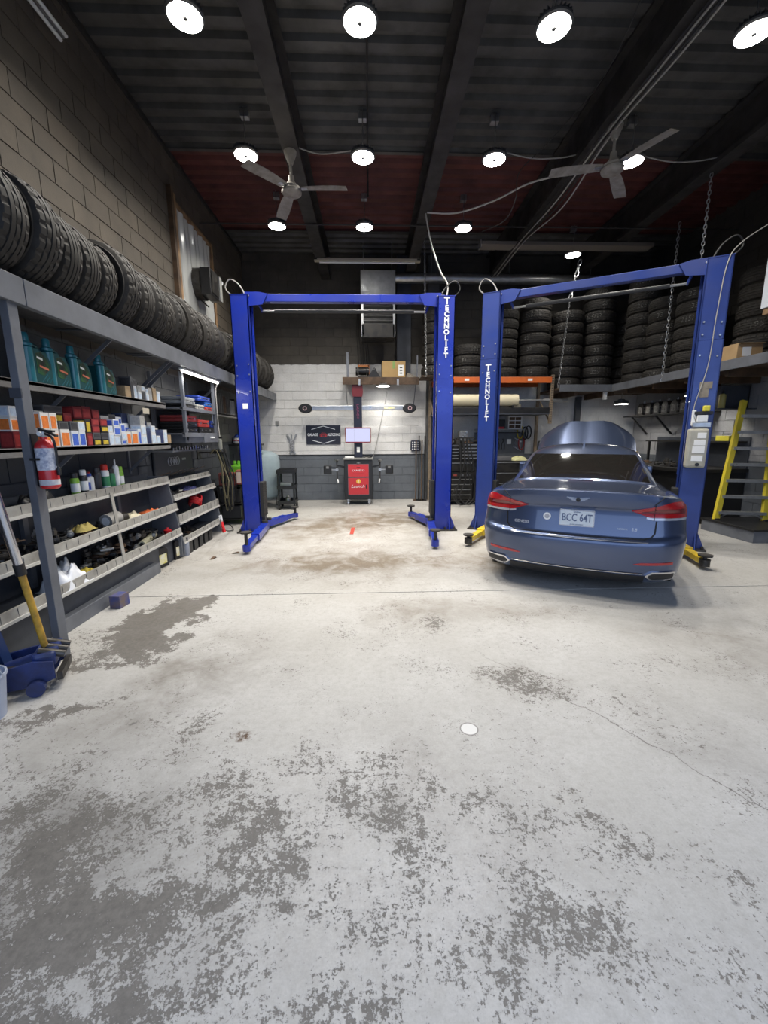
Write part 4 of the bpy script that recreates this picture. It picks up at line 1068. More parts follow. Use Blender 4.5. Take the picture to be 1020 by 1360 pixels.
cloth(XL+.20, 3.74, .725, .07, .10, .07, mat('mustard_cloth', (.35, .28, .08), .8), 'mustard cloth lying on the middle tray parts', 'cloth', 4)
cloth(XL+.19, 4.52, .656, .10, .17, .09, mat('cream_cloth', (.55, .50, .36), .8), 'cream and navy folded cloth on the middle tray', 'cloth', 5)
cloth(XL+.20, 4.88, .656, .10, .15, .07, M_ORT, 'orange cloth on the middle tray near the end panel', 'cloth', 8)
cloth(XL+.15, 2.98+.35, 1.002, .09, .16, .15, M_BLACK, 'black cloth heap on the bench top behind the post', 'cloth', 9)
def roll(p, q, R, m, label, cat='roll', mi=None):
    p, q = Vector(p), Vector(q); o = thing('parts_roll', label, cat, tuple(p)); d = q-p
    MB().cyl((0, 0, 0), d, R, n=20).build('roll_body', m, o, True)
    if mi: MB().cyl(-d.normalized()*.002, d.normalized()*.004, R*.6, n=16).build('roll_core', mi, o, True)
roll((XL+.18, 4.10, .73), (XL+.20, 4.26, .74), .07, mat('felt_grey', (.30, .29, .27), .8), 'grey cylinder filter with white rim on the middle tray', 'filter', M_WHITE)
roll((XL+.18, 4.31, .715), (XL+.19, 4.40, .715), .055, M_DIRTY, 'dark cylinder filter beside the grey one', 'filter', M_RUST)
roll((XL+.28, 4.50, .385), (XL+.20, 4.92, .40), .038, mat('khaki_tube', (.42, .40, .28), .6), 'khaki tube lying on the bottom tray', 'tube', M_BLACK)
tag(MB().lathe([(.03, 0), (.045, .01), (.045, .07), (.02, .085), (.015, .10)], 16).build('red_cap_jar', M_RED, None, True, (XL+.26, 5.14, .336)), 'small red jar at the end of the bottom tray', 'jar')
tag(MB().box(0, .16, 0, .14, 0, .14, None, .004).build('cardboard_box', M_CARD, None, False, (XL+.10, 2.62, .73), (0, 0, .1)), 'open brown cardboard box behind the shelf post', 'box')
for k, yy in enumerate((3.02, 3.11, 3.20)):
    MB_ = thing('socket_adapter', 'small white connector on the edge of the bench top beside the post', 'connector', (XL+.235, yy, 1.002), 0, 'white connectors on the bench edge')
    MB().box(-.03, .03, -.025, .025, 0, .05, None, .008).build('body', M_WHITE, MB_); MB().cyl((0, 0, .05), (0, 0, .062), .016, n=10).build('port', M_BLACK, MB_, True)
# under the benches
pl_ = tag(MB().box(0, .07, 0, 1.55, 0, .12, None, .004).build('floor_beam', M_STEEL, None, False, (XL+.285, 3.15, 0.0)), 'long grey steel beam lying on the floor under the bench', 'beam')
tag(MB().box(0, .10, 0, .13, 0, .12, None, .004).build('small_box', mat('blue_brown_box', (.16, .11, .07), .7, 0, (.03, .06, .25), 7, .8), None, False, (XL+.40, 3.66, 0), (0, 0, -.1)), 'small blue and brown box on the floor by the steel beam', 'box')
def jug(x, y, rz, label, lm, w=.17, d=.13, h=.26, group=None):
    r = thing('fluid_jug', label, 'jug', (x, y, 0), rz, group)
    MB().prism([(-w/2, 0), (w/2, 0), (w/2, h*.78), (w*.25, h*.93), (-w/2+.02, h*.93), (-w/2, h*.85)], -d/2, d/2, 'yz').build('body', M_BLACK, r)
    MB().lathe([(.022, h*.92), (.022, h*1.02), (.018, h*1.03)], 12, Matrix.Translation((0, -w*.25, 0))).build('cap', M_BLACK, r, True)
    MB().tube(crom([(0, -w*.1, h*.93), (0, 0, h*1.0), (0, w*.3, h*.96), (0, w*.42, h*.80)], 4), .010, 8).build('handle', M_BLACK, r, True)
    if lm: MB().box(d/2, d/2+.001, -w*.36, w*.36, h*.16, h*.62).build('label_print', lm, r)
    return r
m_yl = mat('yellow_white_label', (.72, .62, .06), .6, 0, (.75, .75, .72), 9, .8); m_wl = mat('white_yellow_label', (.72, .72, .66), .6, 0, (.6, .5, .1), 14, .5)
q = on_z(213, 752); jug(q.x+.0, q.y-.02, -.25, 'black fluid jug with yellow label under the end of the bench', m_yl)
q = on_z(232, 742); jug(q.x+.0, q.y+.03, -.20, 'black fluid jug with white label beside the end panel', m_wl)
for k in range(5):
    jug(XL+.31, 5.52+k*.18, 0, 'slim black jug in the row under the short bench', None, .12, .10, .24, 'slim black jugs under the short bench')
bottle(XL+.34, 5.40, 0, .05, .25, mat('grey_bottle', (.25, .27, .32), .5), M_BLACK, 'grey bottle before the slim black jugs', 'can')
# red coiled strap and blue rag on the short bench
ct = MB()
for k in range(5): ct.tube([(XL+.2+.075*math.cos(a)+k*.004, 6.15+.11*math.sin(a), .545+.02*k+.07*abs(math.sin(a))) for a in [2*PI*q/24 for q in range(24)]], .012, 6, True)
tag(ct.build('coiled_strap', M_RED, None, True), 'red coiled cable lying on the short bench', 'cable')
cloth(XL+.14, 6.1, .772, .08, .22, .08, mat('navy_cloth', (.03, .035, .12), .8), 'navy blue rag on the short bench step', 'cloth', 14)
for k in range(10):
    o = MB().bar((0, 0, 0), (.17, .02*math.sin(k), .02), .018, .012).cyl((-.05, 0, 0), (.0, 0, 0), .014, n=8).build('hand_tool', M_BLKMET if k % 3 else M_RUST, None, False, (XL+.06, 5.42+k*.125, 1.0+.045), (0, -.22, rnd.uniform(.3, .6)))
    tag(o, 'dark hand tool lying slanted on top of the short bench', 'tool', 'hand tools on the short bench')
# ring emblem panel on the wall
pn = thing('emblem_cover', 'dark grey moulded cover with linked rings on the wall over the short bench', 'cover', (XL+.015, 5.42, 1.02))
MB().box(.001, .035, 0, 1.12, 0, .34, None, .012).build('cover', mat('charcoal_plastic', (.06, .062, .066), .5), pn)
for k in range(4):
    MB().tube([(.037, .40+k*.075+.055*math.cos(a), .20+.055*math.sin(a)) for a in [2*PI*q/28 for q in range(28)]], .006, 6, True).build('ring', M_GALV, pn, True)
MB().box(.0352, .037, .78, .90, .20, .23).build('nameplate', M_GALV, pn)

# ---- hung steel rack with tool cases and tube lamp
rk = thing('steel_rack', 'grey steel rack under the long shelf holding blue and red tool cases', 'rack', (XL, 5.42, 1.50))
for yy in (.06, 1.12):
    for xx in (.03, .42):
        MB().box(xx, xx+.04, yy, yy+.045, 0.0, .86, None, .003).build('rack_post', M_STEEL, rk)
for zz in (.10, .42): MB().box(.01, .46, .0, 1.20, zz-.02, zz).build('rack_shelf', M_STEEL, rk)
MB().box(.43, .465, .0, 1.20, .05, .105).build('shelf_lip', M_STEEL, rk); MB().box(.43, .465, .0, 1.20, .385, .425).build('shelf_lip', M_STEEL, rk)
MB().box(.02, .47, .60, 1.16, -.03, .095, None, .006).build('drawer', M_STEEL, rk); MB().box(.47, .485, .82, .95, .03, .05).build('drawer_pull', M_WHITE, rk)
MB().box(.02, .46, .02, .58, -.03, .078, None, .006).build('drawer', M_DKGREY, rk)
MB().bar((.44, 1.14, .08), (.40, 1.14, .50), .03, .02).build('cable_guide', M_WHITE, rk)
def tool_case(y, z, w, d, h, m, label, x=XL+.412):
    r = thing('tool_case', label, 'tool case', (x-d/2, y+w/2, z))
    MB().box(-d/2, d/2, -w/2, w/2, 0, h*.52, None, .012).build('case_base', m, r); MB().box(-d/2, d/2, -w/2, w/2, h*.54, h, None, .012).build('case_lid', m, r)
    MB().tube([(d/2, -w*.14, h*.5), (d/2+.02, -w*.12, h*.5), (d/2+.02, w*.12, h*.5), (d/2, w*.14, h*.5)], .006, 6).build('handle', M_BLACK, r, True)
    for s in (-1, 1): MB().box(d/2, d/2+.006, s*w*.32-.015, s*w*.32+.015, h*.36, h*.68).build('latch', M_GALV, r)
zr = 1.602
m_cb = mat('case_blue', (.02, .10, .38), .45); m_cr = mat('case_red', (.50, .05, .04), .45); m_cn = mat('case_navy', (.02, .05, .30), .45)
tool_case(5.56, 1.602, .40, .32, .075, M_BLACK, 'flat black tool case at the bottom of the steel rack')
tool_case(5.56, 1.680, .40, .32, .07, M_BLACK, 'black tool case below the dull red one in the rack')
tool_case(5.56, 1.752, .38, .32, .08, mat('case_dkred', (.26, .03, .03), .5), 'dull red tool case on the lower rack shelf')
tool_case(6.02, 1.602, .46, .30, .085, M_BLKMET, 'olive black tool case under the bright red case')
tool_case(6.00, 1.690, .40, .30, .10, m_cr, 'bright red tool case on the lower rack shelf')
tool_case(6.46, 1.690, .12, .28, .10, m_cn, 'small royal blue case beside the bright red case')
tool_case(5.55, 1.922, .40, .32, .05, M_BLKMET, 'black case lowest on the upper rack shelf'); tool_case(5.52, 1.975, .42, .34, .09, mat('case_grey', (.20, .21, .22), .45), 'grey tool case with white print on the upper rack shelf')
tool_case(6.00, 1.922, .26, .30, .075, mat('case_grey2', (.34, .33, .30), .5), 'pale grey case with open slots on the upper rack shelf'); tool_case(6.29, 1.922, .28, .30, .06, m_cr, 'thin red case under the blue cases on the upper shelf')
tool_case(6.28, 1.984, .29, .30, .07, m_cb, 'blue tool case on top of the thin red case'); tool_case(6.05, 2.056, .46, .30, .07, m_cn, 'dark blue tool case on the top of the rack stack')
tl = thing('tube_lamp', 'lit fluorescent tube lamp under the edge of the long shelf', 'lamp', (XL+.545, 5.28, 2.35))
MB().box(-.03, .03, 0, 1.24, .0, .022, None, .004).build('fixture', M_WHITE, tl)
MB().cyl((0, .02, -.012), (0, 1.22, -.012), .014, n=12).build('tube', mat('tube_glow', (1, 1, 1), .4, emit=(1, .98, .93), emis=7), tl, True)
MB().tube(crom([(0, 1.2, 0), (-.03, 1.24, -.06), (-.05, 1.25, -.12), (-.05, 1.25, -.6), (-.04, 1.25, -.8)], 5), .007, 6).build('supply_cable', M_CABLEG, tl, True)
l = bpy.data.lights.new('tube_light', 'AREA'); l.shape = 'RECTANGLE'; l.size = .03; l.size_y = 1.15; l.energy = 6; l.color = (1, .97, .92)
lo = bpy.data.objects.new('tube_light', l); COL.objects.link(lo); lo.parent = tl; lo.location = (0, .62, -.03)
# socket rail and cubby below the rack
sr = thing('socket_rail', 'rail of sockets on the wall below the steel rack', 'tool rail', (XL+.02, 5.35, 1.36))
MB().box(0, .30, 0, 1.25, 0, .02).build('rail', M_STEEL, sr)
for k in range(14): MB().cyl((.28, .06+k*.085, .02), (.28, .06+k*.085, .05+.01*(k % 3)), .014, n=10).build('socket', M_CHROME, sr, True)
MB().box(.001, .02, 0, 1.25, 0, .10).build('rail_back', M_DKGREY, sr)
tag(MB().box(0, .12, 0, .12, 0, .12, None, .004).build('parts_carton', M_CARD, None, False, (XL+.22, 5.04, 1.476), (0, 0, .2)), 'brown carton at the very end of the filter shelf', 'box')
# ---- far shelf with black cases behind the blue column
fs = board_shelf('grey shelf with black cases between the rack and the back wall', 1.93, 6.85, 9.3, .36, M_SHB, .05)
for k, (w, h) in enumerate(((.34, .34), (.10, .30), (.20, .30), (.24, .26), (.22, .30), (.30, .26), (.2, .22))):
    yy = 6.93+sum(((.36, .12, .22, .26, .24, .32, .22)[:k]))
    r = thing('storage_case', ('large ribbed black case next to the steel rack', 'thin brown edged case beside the ribbed black case', 'upright dark case third along the far shelf', 'upright grey case behind the blue lift column', 'tall dark case on the far shelf past the column', 'wide dark case near the end of the far shelf', 'short grey case at the end of the far shelf')[k], 'case', (XL+.20, yy+w/2, 1.931))
    mm = (M_BLKMET, M_DKWOOD, M_BLKMET, M_STEEL, M_BLKMET, M_DKGREY, M_STEEL)[k]
    MB().box(-.14, .14, -w/2, w/2, 0, h, None, .012).build('case_shell', mm, r)
    s = MB()
    for q in range(4): s.box(.138, .148, -w*.42+q*w*.26, -w*.42+q*w*.26+w*.06, .02, h-.02)
    s.build('case_ribs', mm, r)
# ================================================================== AT THE POST AND FRONT LEFT FLOOR
ex = thing('fire_extinguisher', 'red fire extinguisher with white label hanging on the shelf post', 'fire extinguisher', (XL+.662, 2.83, 1.215))
MB().lathe([(.045, 0), (.056, .012), (.056, .27), (.050, .295), (.030, .318), (.020, .325), (.020, .345)], 26).build('cylinder', M_RED, ex, True)
MB().lathe([(.0568, .125), (.0568, .268)], 26, caps=False).build('label_print', mat('ext_label', (.72, .73, .76), .5, 0, (.10, .14, .28), 30, .55), ex, True)
MB().lathe([(.0568, .025), (.0568, .062)], 26, caps=False).build('lower_band', mat('ext_band', (.62, .62, .64), .5, 0, (.35, .35, .4), 20, .5), ex, True)
MB().lathe([(.024, .34), (.026, .345), (.026, .372), (.016, .38)], 14).build('valve', M_GALV, ex, True)
MB().bar((-.02, .0, .385), (.085, -.02, .375), .022, .012).build('carry_handle', M_BLACK, ex)
MB().bar((-.02, .0, .398), (.105, -.025, .345), .022, .010).build('squeeze_lever', M_BLACK, ex)
MB().tube(crom([(.02, -.01, .36), (.065, -.01, .33), (.068, .0, .24), (.064, .0, .15)], 6), .008, 8).build('hose', M_BLACK, ex, True)
MB().lathe([(.004, .15), (.013, .13), (.013, .09)], 10, Matrix.Translation((.068, 0, 0))).build('nozzle', M_BLACK, ex, True)
MB().cyl((.0, -.026, .36), (.0, -.036, .36), .014, n=14).build('gauge', M_WHITE, ex, True)
MB().box(-.066, -.056, -.03, .03, .02, .36).box(-.066, .0, -.058, -.054, .19, .205).build('wall_hook', M_BLACK, ex)

# floor jack (trolley) with long handle leaning to the left
jk = thing('floor_jack', 'blue trolley floor jack with yellow and steel handle by the shelf post', 'floor jack', (-2.28, 2.42, 0), math.radians(24))
M_JB = mat('jack_blue', (.015, .035, .16), .4, 0, (.012, .016, .05), 7, .6)
for s in (-1, 1):
    MB().prism([(-.40, .05), (.20, .05), (.28, .08), (.28, .19), (.18, .21), (-.10, .17), (-.40, .13)], s*.13-.008, s*.13+.008, 'xz').build('side_frame', M_JB, jk)
    MB().cyl((-.38, s*.155, .055), (-.38, s*.20, .055), .055, n=18).build('front_wheel', M_DIRTY, jk, True)
    MB().cyl((.19, s*.145, .05), (.19, s*.185, .05), .048, n=18).build('rear_caster', M_JB, jk, True)
MB().bar((.16, 0, .14), (-.36, 0, .15), .12, .05, ch=.01).build('lift_arm', M_DIRTY, jk)
MB().lathe([(.05, .17), (.06, .185), (.06, .20), (.04, .205)], 18, Matrix.Translation((-.36, 0, 0))).build('saddle', M_RUST, jk, True)
MB().cyl((.02, 0, .13), (.22, 0, .17), .05, n=16).build('hydraulic_cylinder', M_JB, jk, True)
MB().box(.17, .29, -.115, .115, .15, .24, None, .02).build('handle_yoke', M_JB, jk)
for q in (-.07, 0, .07): MB().cyl((.20, q, .25), (.33, q, .20), .022, n=12).build('pump_roller', M_DIRTY, jk, True)
MB().bar((.30, -.12, .08), (.30, .12, .08), .03, .05).build('rear_cross_bar', M_DIRTY, jk)
inv = (Matrix.Translation((-2.28, 2.42, 0)) @ Matrix.Rotation(math.radians(24), 4, 'Z')).inverted()
hb = Vector((.22, 0, .22)); ht = inv @ on_y(-12, 640, 2.35)
mid = hb.lerp(ht, .50)
MB().cyl(hb, mid, .019, n=14).build('handle_lower', mat('worn_yellow', (.62, .36, .035), .5, 0, (.10, .06, .02), 9, .55), jk, True)
MB().cyl(mid, ht, .024, n=14).build('handle_upper', M_CHROME, jk, True)
MB().cyl(mid-(ht-mid).normalized()*.02, mid+(ht-mid).normalized()*.05, .028, n=14).build('handle_collar', M_BLACK, jk, True)
# blue machine panel standing left of the jack
bp = thing('tyre_machine', 'tall blue speckled steel panel standing behind the floor jack', 'machine', (-2.585, 2.44, 0), 0)
def speck():
    t = NT('speckled_blue'); n = t.noise(t.obj(), 55, 2, .4); c = t.mix(t.ramp(n, .74, .76), (.012, .030, .10), (.6, .62, .66)); t.l(c, t.b.inputs['Base Color']); t.b.inputs['Roughness'].default_value = .4; return t.m
MB().prism([(-.17, 0), (.30, 0), (.335, .05), (.335, .12), (.24, .55), (.12, .90), (.0, 1.03), (-.17, 1.08)], -.03, .03, 'xz').build('panel', speck(), bp)
MB().box(-.17, .15, -.40, -.031, 0, .85, None, .01).build('machine_body', M_BLKMET, bp)
bk = thing('bucket', 'pale grey plastic bucket at the edge of the floor jack', 'bucket', tuple(on_z(-22, 955)))
MB().lathe([(.10, 0), (.125, .24), (.132, .24), (.132, .255), (.122, .255), (.095, .012), (0, .012)], 26).build('pail', mat('pail_grey', (.36, .40, .50), .5), bk, True)
MB().tube([(.128*math.cos(a), .02, .24+.12*math.sin(a)) for a in [PI*q/14 for q in range(15)]], .004, 6).build('bail', M_GALV, bk, True)
# small red marker and scraps on the floor
rdm = tag(MB().box(-.03, .03, -.24, .24, 0.0, .004).build('floor_marker', mat('red_tape', (.42, .05, .03), .6), None, False, tuple(on_z(468, 705)), (0, 0, -.02)), 'short red tape strip stuck on the floor of the empty bay', 'tape')
for k, (px, py) in enumerate(((313, 735), (283, 742))):
    p = on_z(px, py); tag(MB().prism([(-.05, .0), (.05, .004), (.03, .022), (-.01, .012)], -.02, .02, 'xz').build('metal_scrap', M_RUST, None, False, tuple(p), (0, 0, k*1.3)), ('rusty metal scrap on the floor in front of the empty lift arm', 'rusty metal scrap lying between the bench and the empty lift')[k], 'scrap')

# ================================================================== FAR LEFT CORNER
# welder / charger cart with hanging hoses
wc = thing('welder_cart', 'black welder cart with red and white charger on top beside the short bench', 'welding cart', (-2.50, 7.55, 0), .12)
for (x, y) in ((-.2, -.2), (.2, -.2), (-.2, .2), (.2, .2)):
    MB().box(x-.015, x+.015, y-.015, y+.015, .06, .70).build('cart_post', M_BLKMET, wc)
    MB().cyl((x-.02, y, .04), (x+.02, y, .04), .04, n=14).build('caster', M_RUBBER, wc, True)
for z in (.10, .38, .70): MB().box(-.22, .22, -.22, .22, z-.015, z).build('cart_shelf', M_BLKMET, wc)
MB().box(-.17, .16, -.19, .18, .102, .34, None, .015).build('compressor_unit', M_BLACK, wc); MB().box(-.17, .16, -.19, .18, .382, .64, None, .015).build('welder_unit', M_BLACK, wc)
ch = thing('battery_charger', 'red battery charger with white face on the welder cart', 'charger', (-2.47, 7.46, .702), .12)
MB().box(-.20, .10, -.1, .12, 0, .22, None, .012).build('case', mat('charger_red', (.22, .05, .04), .5), ch); MB().box(.102, .20, -.16, .06, .02, .27, None, .01).build('side_box', mat('charger_red', (.22, .05, .04)), ch)
MB().box(.115, .19, -.163, -.159, .05, .24).build('white_face', mat('cream_face', (.62, .52, .44), .5), ch); MB().box(-.17, .06, -.104, -.099, .04, .18).build('dial_plate', M_BLACK, ch)
for k in range(7):
    x0 = -2.46+rnd.uniform(-.06, .10); y0 = 6.90+rnd.uniform(-.05, .12); zb = rnd.uniform(.15, .55)
    o = MB().tube(crom([(x0-.12, y0, 1.28), (x0-.02, y0-.02, 1.34), (x0+.05, y0-.01, 1.1), (x0+.06, y0, .7), (x0+.09, y0+.02, zb), (x0+.14, y0, zb+.25), (x0+.12, y0+.03, .9), (x0-.02, y0+.04, 1.30)], 6), .010, 6).build('hanging_hose', M_CABLE if k % 3 else mat('olive_hose', (.16, .14, .08), .6), None, True)
    tag(o, 'hose hanging in loops beside the short bench', 'hose', 'hoses hanging beside the short bench')
hh = thing('hose_hook', 'black wall hook bar carrying the hanging hoses', 'hook', (XL+.02, 6.92, 1.30)); MB().bar((0, 0, 0), (.42, .0, .0), .05, .025).box(.40, .43, -.03, .03, 0, .06).build('bar', M_BLKMET, hh); MB().box(-.018, .0, -.08, .08, -.1, .1).build('backplate', M_BLKMET, hh)
jc = MB().tube(crom([tuple(on_z(293, 690, .5)), tuple(on_z(293, 700, .25)), tuple(on_z(302, 705, .06)), tuple(on_z(310, 703, .02)), tuple(on_z(305, 697, .05)), tuple(on_z(297, 697, .12))], 6), .008, 6).build('jumper_cable', M_CABLE, None, True); tag(jc, 'black jumper cable loop hanging to the floor by the bench end', 'cable')
cl = thing('cable_clamp', 'red and white cable clamp on the jumper cable', 'clamp', tuple(on_z(294, 693, .28))); MB().bar((0, 0, 0), (.04, -.02, -.16), .04, .03).build('jaw', M_RED, cl); MB().bar((.0, 0, .02), (-.01, 0, .10), .05, .03).build('grip', M_WHITE, cl)
bottle(XL+.34, 6.98, 1.345, .035, .22, mat('clear_bottle', (.42, .42, .36), .3), M_BLACK, 'clear spray bottle standing on the hose hook bar', 'spray')
# green machine and compressor tank
gm = thing('coolant_machine', 'lime green service machine with ribbed top behind the blue column', 'machine', (-2.44, 8.15, 0))
MB().box(-.20, .22, -.22, .22, .04, 1.02, None, .03).build('cabinet', M_GREEN, gm)
for k in range(5): MB().cyl((-.14+k*.08, -.14, 1.02), (-.14+k*.08, -.14, 1.10), .028, n=12).build('filler_cap', M_GREEN, gm, True)
MB().box(-.18, .20, -.224, -.21, .30, .80, None, .01).build('front_panel', M_BLACK, gm)
for (x, y) in ((-.15, -.17), (.17, -.17), (-.15, .17), (.17, .17)): MB().cyl((x-.02, y, .03), (x+.02, y, .03), .03, n=12).build('caster', M_RUBBER, gm, True)
tk = thing('air_tank', 'large pale blue grey compressor tank in the corner behind the cart', 'air tank', (-2.36, 9.30, 0))
MB().lathe([(.05, .14), (.22, .17), (.34, .25), (.36, .33), (.36, 1.02), (.33, 1.14), (.22, 1.22), (.06, 1.25)], 32).build('tank', mat('tank_paint', (.30, .37, .40), .35, 0, (.22, .28, .31), 4, .5), tk, True)
for a in (.5, 2.6, 4.7): MB().bar((.26*math.cos(a), .26*math.sin(a), 0), (.26*math.cos(a), .26*math.sin(a), .24), .05, .012).build('foot', M_BLKMET, tk)
MB().cyl((0, 0, 1.24), (0, 0, 1.36), .02, n=10).build('outlet', M_GALV, tk, True)
cart = thing('tool_cart', 'small black three-tier tool cart beside the air tank', 'cart', (-1.80, 9.05, 0), .06)
for (x, y) in ((-.16, -.22), (.16, -.22), (-.16, .22), (.16, .22)):
    MB().box(x-.02, x+.02, y-.02, y+.02, .09, .82, None, .004).build('cart_post', M_BLACK, cart); MB().cyl((x-.02, y, .045), (x+.02, y, .045), .045, n=14).build('caster', M_RUBBER, cart, True)
for z in (.14, .46, .80):
    MB().box(-.19, .19, -.25, .25, z-.02, z).build('tray', M_BLACK, cart)
    for (a, b, c, d) in ((-.19, .19, -.25, -.235), (-.19, .19, .235, .25), (-.19, -.175, -.235, .235), (.175, .19, -.235, .235)): MB().box(a, b, c, d, z, z+.055).build('tray_rim', M_BLACK, cart)
tag(MB().lathe([(.05, 0), (.06, .01), (.06, .10), (.03, .12), (.03, .15)], 14).build('grey_can', M_GALV, None, True, (-1.78, 8.95, .142)), 'grey can on the bottom tray of the tool cart', 'can')
tag(MB().box(-.12, .12, -.05, .05, 0, .12, None, .006).build('parts_tray', M_GALV, None, False, (-1.80, 8.90, .462)), 'grey metal bin on the middle tray of the tool cart', 'bin')
tag(MB().box(-.04, .04, -.012, .012, -.05, .05, None, .006).build('thermostat', mat('thermo', (.22, .22, .21), .5), None, False, tuple(on_y(368, 562, YB-.014)), None), 'small grey thermostat on the white wall', 'thermostat')
hl = thing('welding_helmet', 'white red and blue helmet on the bracket above the air tank', 'helmet', tuple(on_y(318, 588, 8.7)))
MB().lathe([(0, .14), (.06, .13), (.11, .08), (.13, 0), (.125, -.03)], 20, Matrix.Translation((0, 0, .02))).build('shell', M_WHITE, hl, True); MB().lathe([(.0, .185), (.065, .172), (.11, .12), (.118, .105)], 20).build('blue_crown', m_bl, hl, True); MB().lathe([(.134, .04), (.134, .062)], 20, caps=False).build('red_band', M_RED, hl, True)
hs = thing('bracket_shelf', 'dark bracket shelf under the helmet behind the blue column', 'shelf', (XL, 8.4, on_y(318, 588, 8.7).z-.02)); MB().box(.001, .55, 0, .6, -.04, -.005).build('board', M_BLACK, hs); MB().bar((.45, .3, -.04), (.01, .3, -.45), .03, .02).build('brace', M_BLACK, hs)

# ================================================================== BACK WALL: ALIGNER AND SIGN
YA = 9.55
al = thing('wheel_aligner', 'red and black wheel aligner cabinet with tower, camera beam and screen', 'wheel aligner', (-.255, YA, 0))
MB().box(-.32, .32, -.22, .26, .13, 1.03, None, .012).build('cabinet', M_BLACK, al)
MB().box(-.335, .335, -.24, .27, 1.03, 1.065, None, .006).build('cabinet_top', mat('grey_top', (.16, .16, .15), .5), al)
M_DOOR = mat('cabinet_red', (.50, .028, .035), .4)
d1 = MB().box(-.23, .23, -.232, -.22, .65, .93, None, .004).build('drawer', M_DOOR, al); d2 = MB().box(-.23, .23, -.232, -.22, .245, .625, None, .004).build('door', M_DOOR, al)
MB().box(.165, .19, -.238, -.232, .38, .47).build('door_handle', M_BLACK, d2)
for (a, b) in ((.65, .93), (.245, .625)):
    f = MB().box(-.236, .236, -.234, -.231, a-.006, a).box(-.236, .236, -.234, -.231, b, b+.006).box(-.236, -.23, -.234, -.231, a, b).box(.23, .236, -.234, -.231, a, b); f.build('door_frame', M_STEEL, al)
TX = lambda x, z, y: Matrix.Translation((x, y, z)) @ Matrix.Rotation(PI/2, 4, 'X')
text_on('drawer_text', 'LXA-8713', .058, M_LETTER, d1, TX(0, .79, -.2335), fit=.27); MB().box(-.12, .12, -.2335, -.232, .715, .720).build('text_rule', M_BLACK, d1); MB().box(-.04, .04, -.2335, -.232, .855, .867).build('text_rule', M_BLACK, d1)
text_on('door_text', 'Launch', .095, M_LETTER, d2, TX(-.02, .43, -.2335), shear=.35, fit=.30)
MB().cyl((0, -.232, .545), (0, -.237, .545), .052, n=24).build('gold_badge', mat('gold_badge', (.70, .42, .05), .4), d2, True); text_on('badge_glyph', '2', .07, M_LETTER, d2, TX(0, .545, -.2385))
MB().lathe([(.05, 0), (.05, .02), (.02, .03)], 16, Matrix.Translation((0, -.2, .945))).build('knob', M_GALV, al, True)
for (x, y) in ((-.24, -.15), (.24, -.15), (-.24, .2), (.24, .2)):
    MB().cyl((x-.02, y, .045), (x+.02, y, .045), .045, n=14).build('caster', M_GALV, al, True); MB().bar((x, y, .05), (x, y, .13), .03, .05).build('caster_fork', M_GALV, al)
MB().box(-.095, .095, .02, .16, 1.065, 2.62, None, .008).build('tower', mat('navy_black', (.012, .014, .028), .4), al)
MB().prism([(-.105, 2.42), (.105, 2.42), (.125, 2.52), (.11, 2.72), (-.11, 2.72), (-.125, 2.52)], .0, .18, 'xz').build('tower_hood', mat('dark_red_hood', (.13, .010, .014), .4), al)
text_on('tower_text', 'LAUNCH', .075, mat('purple_red_print', (.30, .05, .12), .5), al, Matrix.Translation((0, .0185, 2.10)) @ Matrix.Rotation(PI/2, 4, 'Y') @ Matrix.Rotation(PI/2, 4, 'X') @ Matrix.Rotation(0, 4, 'Z'))
MB().box(-.035, .035, .012, .02, 1.19, 1.30).build('tower_label', M_PAPER, al)
bmz = 2.185
MB().box(-1.12, 1.10, .165, .235, bmz-.055, bmz+.055, None, .012).build('camera_beam', M_GALV, al)
MB().box(-1.1, 1.1, .163, .166, bmz+.01, bmz+.02).build('beam_groove', M_STEEL, al); MB().box(.60, .84, .162, .165, bmz-.025, bmz+.02).build('yellow_label', mat('yellow_label', (.6, .5, .05), .6, 0, (.5, .5, .45), 14, .7), al)
for s in (-1, 1):
    x = -1.19 if s < 0 else 1.18
    pd = MB().lathe([(.0, -.06), (.11, -.06), (.125, -.045), (.125, .04), (.11, .055), (0, .055)], 28, Matrix.Translation((x, .19, bmz-.01)) @ Matrix.Scale(1.25, 4, (1, 0, 0)) @ Matrix.Scale(.86, 4, (0, 0, 1)) @ Matrix.Rotation(PI/2, 4, 'X')).build('camera_pod', M_BLACK, al, True)
    MB().tube([(x+s*.01+.038*math.cos(a), .128, bmz-.01+.038*math.sin(a)) for a in [2*PI*q/20 for q in range(20)]], .009, 6, True).build('camera_ring', mat('pink_ring', (.6, .40, .42), .4), pd, True)
mon = MB().box(-.29, .29, -.07, -.03, 1.40, 1.74, None, .006).build('monitor', mat('monitor_red', (.20, .02, .035), .4), al)
MB().box(-.27, .27, -.072, -.0702, 1.425, 1.715).build('screen', mat('screen_glow', (.1, .1, .1), .3, emit=(.62, .64, .95), emis=.9), mon)
MB().bar((0, -.03, 1.57), (0, .03, 1.57), .1, .1).build('monitor_arm', M_BLACK, al)
MB().box(-.085, -.083, -.0735, -.072, 1.43, 1.70).build('screen_divider', mat('screen_line', (.2, .2, .25), .4), mon)
